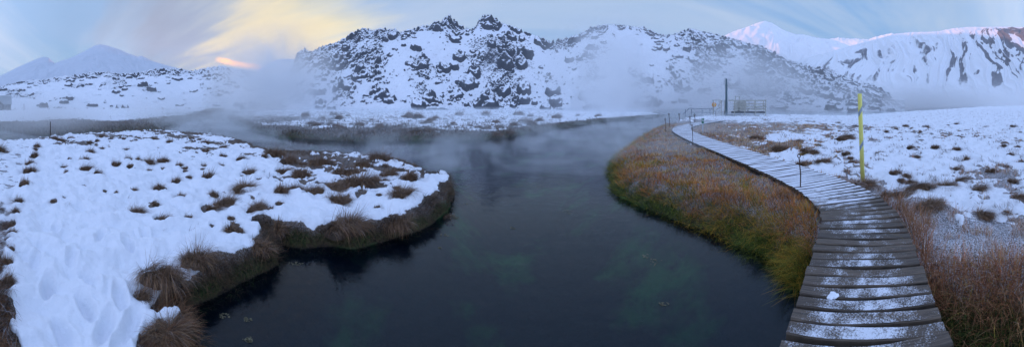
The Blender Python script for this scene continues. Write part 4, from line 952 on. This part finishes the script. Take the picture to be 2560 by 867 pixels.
# ------------------------------------------------------------------ air: haze and steam
def vol(name, dens=None, density=.001, col=(.98, .99, 1), aniso=.2, step=None):
    m = bpy.data.materials.new(name); m.use_nodes = True; t = m.node_tree; t.nodes.clear()
    o = t.nodes.new('ShaderNodeOutputMaterial'); v = t.nodes.new('ShaderNodeVolumePrincipled')
    v.inputs['Color'].default_value = (*col, 1); v.inputs['Anisotropy'].default_value = aniso; v.inputs['Density'].default_value = density
    t.links.new(v.outputs[0], o.inputs['Volume'])
    return m, v
def boxmesh(name, lo, hi):
    b = MB(); b.box([(a + c) / 2 for a, c in zip(lo, hi)], [c - a for a, c in zip(lo, hi)]); return b
STEAM = True
if True:
    m, v = vol('haze', density=.00013)
    o = boxmesh('haze', (-2200, -2200, -2.5), (2200, 2200, 460)).build('haze', m, None, kind='stuff', label='thin cold haze filling the valley', category='haze')
def steam(name, label, lo, hi, dens, scale, thr, zfall=None, aniso=.3, ell=None, stretch=(1, 1, 1), step=1.0, off=(0, 0, 0), col=(.99, .995, 1)):
    """noise-shaped volume; ell = (centre, radii) soft ellipsoid envelope; zfall = height where it has thinned out"""
    n = N(name); n.t.nodes.remove(n.n('Math')) if False else None
    v = n.n('VolumePrincipled'); v.inputs['Color'].default_value = (*col, 1); v.inputs['Anisotropy'].default_value = aniso
    p = n.pos(); mp = n.n('Mapping'); n.l(p, mp.inputs[0]); mp.inputs['Scale'].default_value = stretch; mp.inputs['Location'].default_value = off
    ns = n.noise(scale, 4.5, .58, mp.outputs[0], 1.1)
    d = n.ramp(ns, thr[0], thr[1], 0, 1)
    sp = n.n('SeparateXYZ'); n.l(p, sp.inputs[0])
    if zfall is not None: 
        zf = n.ramp(sp.outputs[2], zfall[0], zfall[1], 1, 0); d = n.math('MULTIPLY', d, n.math('MULTIPLY', zf, zf))
    if ell is not None:
        c, r = ell; s = n.n('VectorMath', operation='SUBTRACT'); n.l(p, s.inputs[0]); s.inputs[1].default_value = c
        q = n.n('VectorMath', operation='DIVIDE'); n.l(s.outputs[0], q.inputs[0]); q.inputs[1].default_value = r
        ln = n.n('VectorMath', operation='LENGTH'); n.l(q.outputs[0], ln.inputs[0])
        ev = n.ramp(ln.outputs['Value'], .15, .98, 1, 0); d = n.math('MULTIPLY', d, n.math('MULTIPLY', ev, ev))
    n.l(n.math('MULTIPLY', d, dens), v.inputs['Density']); n.l(v.outputs[0], n.out.inputs['Volume'])
    o = boxmesh(name, lo, hi).build(name, n.m, None, kind='stuff', label=label, category='steam')
    return o
def steam_at(name, label, px, d, zc, rad, dens, **kw):
    c = polar(px, d, zc)
    return steam(name, label, (c.x - rad[0], c.y - rad[0], zc - rad[1]), (c.x + rad[0], c.y + rad[0], zc + rad[1]), dens, ell=((c.x, c.y, zc), (rad[0], rad[0], rad[1])), **kw)
if STEAM:
    steam('river_steam', 'low steam drifting over the hot river', (-45, 8, WL + .02), (45, 72, 1.6), .60, .34, (.47, .68), (-.5, 1.0), stretch=(1, 1, 1.5), col=(.93, .97, 1))
    steam_at('steam_plume', 'bright steam plume rising below the sunset notch', 690, 74, 5, (24, 21), .40, aniso=.7, scale=.07, thr=(.40, .62))
    steam_at('steam_drift', 'steam drifting off the left arm of the river', 520, 27, .6, (14, 4), .24, scale=.16, thr=(.35, .7), off=(2, 2, 8))
    steam_at('steam_cloud', 'blue grey steam cloud drifting before the middle of the lava hill', 1530, 62, 4, (22, 21), .38, scale=.11, thr=(.42, .64), off=(5, 3, 1))
    steam_at('steam_bank', 'broad bank of steam around the bathing platform', 1860, 66, 2, (30, 18), .26, scale=.09, thr=(.36, .66), off=(9, 1, 4))
    steam_at('foot_mist', 'mist veiling the right hand foot of the lava hill', 2190, 78, 1, (30, 9), .12, scale=.1, thr=(.36, .66), off=(6, 2, 9))
    steam_at('channel_steam', 'steam lying over the left side channel below the cabin', 60, 22, 0, (10, 3.5), .3, scale=.18, thr=(.36, .66), off=(1, 8, 3))
    steam_at('valley_mist', 'mist lying at the foot of the ribbed mountain', 2250, 150, 0, (120, 16), .045, scale=.03, thr=(.2, .7), off=(2, 7, 4))

# ------------------------------------------------------------------ light and sky
SUN_PX, SUN_EL = 655, math.radians(2.6)
saz = float(az_(SUN_PX))                      # clockwise from +Y
sd = Vector((math.sin(saz) * math.cos(SUN_EL), math.cos(saz) * math.cos(SUN_EL), math.sin(SUN_EL)))
L = bpy.data.lights.new('sun', 'SUN'); L.energy = 1.9; L.angle = math.radians(.5); L.color = (1, .42, .30)
lo = bpy.data.objects.new('sun', L); C.objects.link(lo); lo.rotation_euler = sd.to_track_quat('Z', 'Y').to_euler()
w = bpy.data.worlds.new('World'); bpy.context.scene.world = w; w.use_nodes = True
wt = w.node_tree; wt.nodes.clear()
class WN(N):
    def __init__(s): s.t = wt
k = WN(); out = wt.nodes.new('ShaderNodeOutputWorld'); bg = wt.nodes.new('ShaderNodeBackground')
sky = wt.nodes.new('ShaderNodeTexSky'); sky.sky_type = 'NISHITA'; sky.sun_disc = False; sky.sun_elevation = SUN_EL; sky.sun_rotation = saz
sky.altitude = 600; sky.air_density = 1.0; sky.dust_density = .6; sky.ozone_density = 2.0
tc = k.n('TexCoord').outputs['Generated']; sp = k.n('SeparateXYZ'); k.l(tc, sp.inputs[0])
dt = k.n('VectorMath', operation='DOT_PRODUCT'); k.l(tc, dt.inputs[0]); dt.inputs[1].default_value = sd
# cloud sheet coordinates: a flat layer overhead
zc = k.math('MAXIMUM', sp.outputs[2], .0); zz = k.math('ADD', zc, .07)
cx = k.math('DIVIDE', sp.outputs[0], zz); cy = k.math('DIVIDE', sp.outputs[1], zz)
cv = k.n('CombineXYZ'); k.l(cx, cv.inputs[0]); k.l(cy, cv.inputs[1])
mp = k.n('Mapping'); k.l(cv.outputs[0], mp.inputs[0]); mp.inputs['Rotation'].default_value = (0, 0, math.radians(-152)); mp.inputs['Scale'].default_value = (.16, .75, 1); mp.inputs['Location'].default_value = (3.1, 1.7, 0)
wn = k.n('TexNoise', i_Scale=2.6, i_Detail=5, i_Roughness=.6); k.l(mp.outputs[0], wn.inputs['Vector'])
ws = k.n('VectorMath', operation='MULTIPLY_ADD'); k.l(wn.outputs['Color'], ws.inputs[0]); ws.inputs[1].default_value = (.5, .5, .36); ws.inputs[2].default_value = (-.25, -.25, -.18)
tw_ = k.n('VectorMath', operation='ADD'); k.l(tc, tw_.inputs[0]); k.l(ws.outputs[0], tw_.inputs[1]); tn_ = k.n('VectorMath', operation='NORMALIZE'); k.l(tw_.outputs[0], tn_.inputs[0]); tcw = tn_.outputs[0]
def toward(px, tanel, warp=True):
    g = k.n('VectorMath', operation='DOT_PRODUCT'); k.l(tcw if warp else tc, g.inputs[0]); a_ = float(az_(px)); g.inputs[1].default_value = Vector((math.sin(a_), math.cos(a_), tanel)).normalized(); return g.outputs['Value']
c1 = k.noise(.9, 7, .62, mp.outputs[0], .8)
cir = k.math('MULTIPLY', k.ramp(c1, .42, .62), k.ramp(sp.outputs[2], .34, .6, 1, .15))
near = k.ramp(toward(710, .19), .92, .996); near2 = k.math('POWER', near, 1.6)
wide = k.ramp(dt.outputs['Value'], -.2, .95)
low = k.ramp(sp.outputs[2], .05, .55)
SK = 3.85
blue = k.mix(low, (.16 * SK, .45 * SK, .76 * SK), (.37 * SK, .60 * SK, 1.05 * SK))
blue = k.mix(k.math('MULTIPLY', wide, .22), blue, (.48 * SK, .68 * SK, .84 * SK))
blue = k.mix(k.ramp(sp.outputs[2], .55, .95), blue, (.25 * SK, .43 * SK, .84 * SK))
base = k.mix(.94, sky.outputs[0], blue)
stk = k.ramp(k.noise(1.3, 6, .62, mp.outputs[0], .6), .36, .60, .45, 1)
base = k.mix(k.math('MULTIPLY', k.math('MULTIPLY', near2, stk), .95), base, (1.15 * SK, 1.02 * SK, .50 * SK))
cc = k.mix(near2, (.58 * SK, .73 * SK, .92 * SK), (1.5 * SK, 1.28 * SK, .66 * SK))
col = k.mix(k.math('MULTIPLY', cir, k.ramp(sp.outputs[2], 0.0, .12, .15, .75)), base, cc)
gr = k.math('MULTIPLY', k.ramp(toward(560, .36), .91, .975), k.ramp(k.noise(.8, 5, .6, mp.outputs[0], .5), .30, .50, .45, 1))
gr = k.math('MULTIPLY', gr, k.math('SUBTRACT', 1.0, k.math('MULTIPLY', near, .85)))
col = k.mix(k.math('MULTIPLY', gr, .95), col, (.36 * SK, .45 * SK, .60 * SK))
tg = k.n('VectorMath', operation='DOT_PRODUCT'); k.l(tc, tg.inputs[0]); tg.inputs[1].default_value = Vector((math.cos(az_(600)), -math.sin(az_(600)), 0))
zb_ = k.math('ADD', k.math('ADD', sp.outputs[2], k.math('MULTIPLY', tg.outputs['Value'], .22)), k.math('MULTIPLY', k.math('SUBTRACT', k.noise(9, 4, .6, tc), .5), .03))
band = k.ramp(k.math('ABSOLUTE', k.math('SUBTRACT', zb_, .129)), .004, .012, 1, 0)
glow = k.math('MULTIPLY', band, k.ramp(toward(605, .13, False), .9955, .9985))
# softer light round the hidden sun
halo = k.math('MULTIPLY', k.ramp(toward(690, .14), .965, .998), .65); col = k.mix(halo, col, (1.25 * SK, 1.0 * SK, .52 * SK))
col = k.mix(glow, col, (3.6 * SK, 1.55 * SK, .25 * SK))
beh_fill = k.math('MULTIPLY', k.ramp(sp.outputs[1], .05, -.6), k.ramp(sp.outputs[2], 0, .25)); zen_fill = k.ramp(sp.outputs[2], .76, .9)  # unseen sky behind and overhead brightened, added fill for snow and hill faces
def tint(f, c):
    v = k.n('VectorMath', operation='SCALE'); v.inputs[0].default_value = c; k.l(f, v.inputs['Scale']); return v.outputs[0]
va = k.n('VectorMath', operation='ADD'); k.l(tint(beh_fill, (1.1, .80, .72)), va.inputs[0]); k.l(tint(zen_fill, (1.8, 1.15, .85)), va.inputs[1])
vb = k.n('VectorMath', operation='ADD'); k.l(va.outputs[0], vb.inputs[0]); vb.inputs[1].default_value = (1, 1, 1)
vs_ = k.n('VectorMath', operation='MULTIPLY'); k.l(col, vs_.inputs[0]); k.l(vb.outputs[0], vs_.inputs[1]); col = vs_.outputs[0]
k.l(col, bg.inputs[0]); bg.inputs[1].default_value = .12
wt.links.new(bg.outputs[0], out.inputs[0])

# ------------------------------------------------------------------ camera
cam = bpy.data.cameras.new('camera'); co = bpy.data.objects.new('camera', cam); C.objects.link(co)
co.location = (0, 0, H); co.rotation_euler = (PI / 2, 0, 0); cam.type = 'PANO'; cam.panorama_type = 'CENTRAL_CYLINDRICAL'
cam.central_cylindrical_radius = 1.0; cam.central_cylindrical_range_u_min = -HFOV / 2; cam.central_cylindrical_range_u_max = HFOV / 2
cam.central_cylindrical_range_v_max = YH / F; cam.central_cylindrical_range_v_min = -(867 - YH) / F
cam.clip_start = .05; cam.clip_end = 9000
sc = bpy.context.scene; sc.camera = co
sc.view_settings.view_transform = 'Standard'; sc.view_settings.look = 'None'; sc.view_settings.exposure = 0.88; sc.view_settings.gamma = 1
sc.render.engine = 'CYCLES'; cy_ = sc.cycles
cy_.max_bounces = 10; cy_.diffuse_bounces = 3; cy_.glossy_bounces = 2; cy_.transparent_max_bounces = 12; cy_.volume_bounces = 7; cy_.transmission_bounces = 2
cy_.volume_step_rate = 1.0; cy_.volume_max_steps = 96; cy_.use_denoising = True
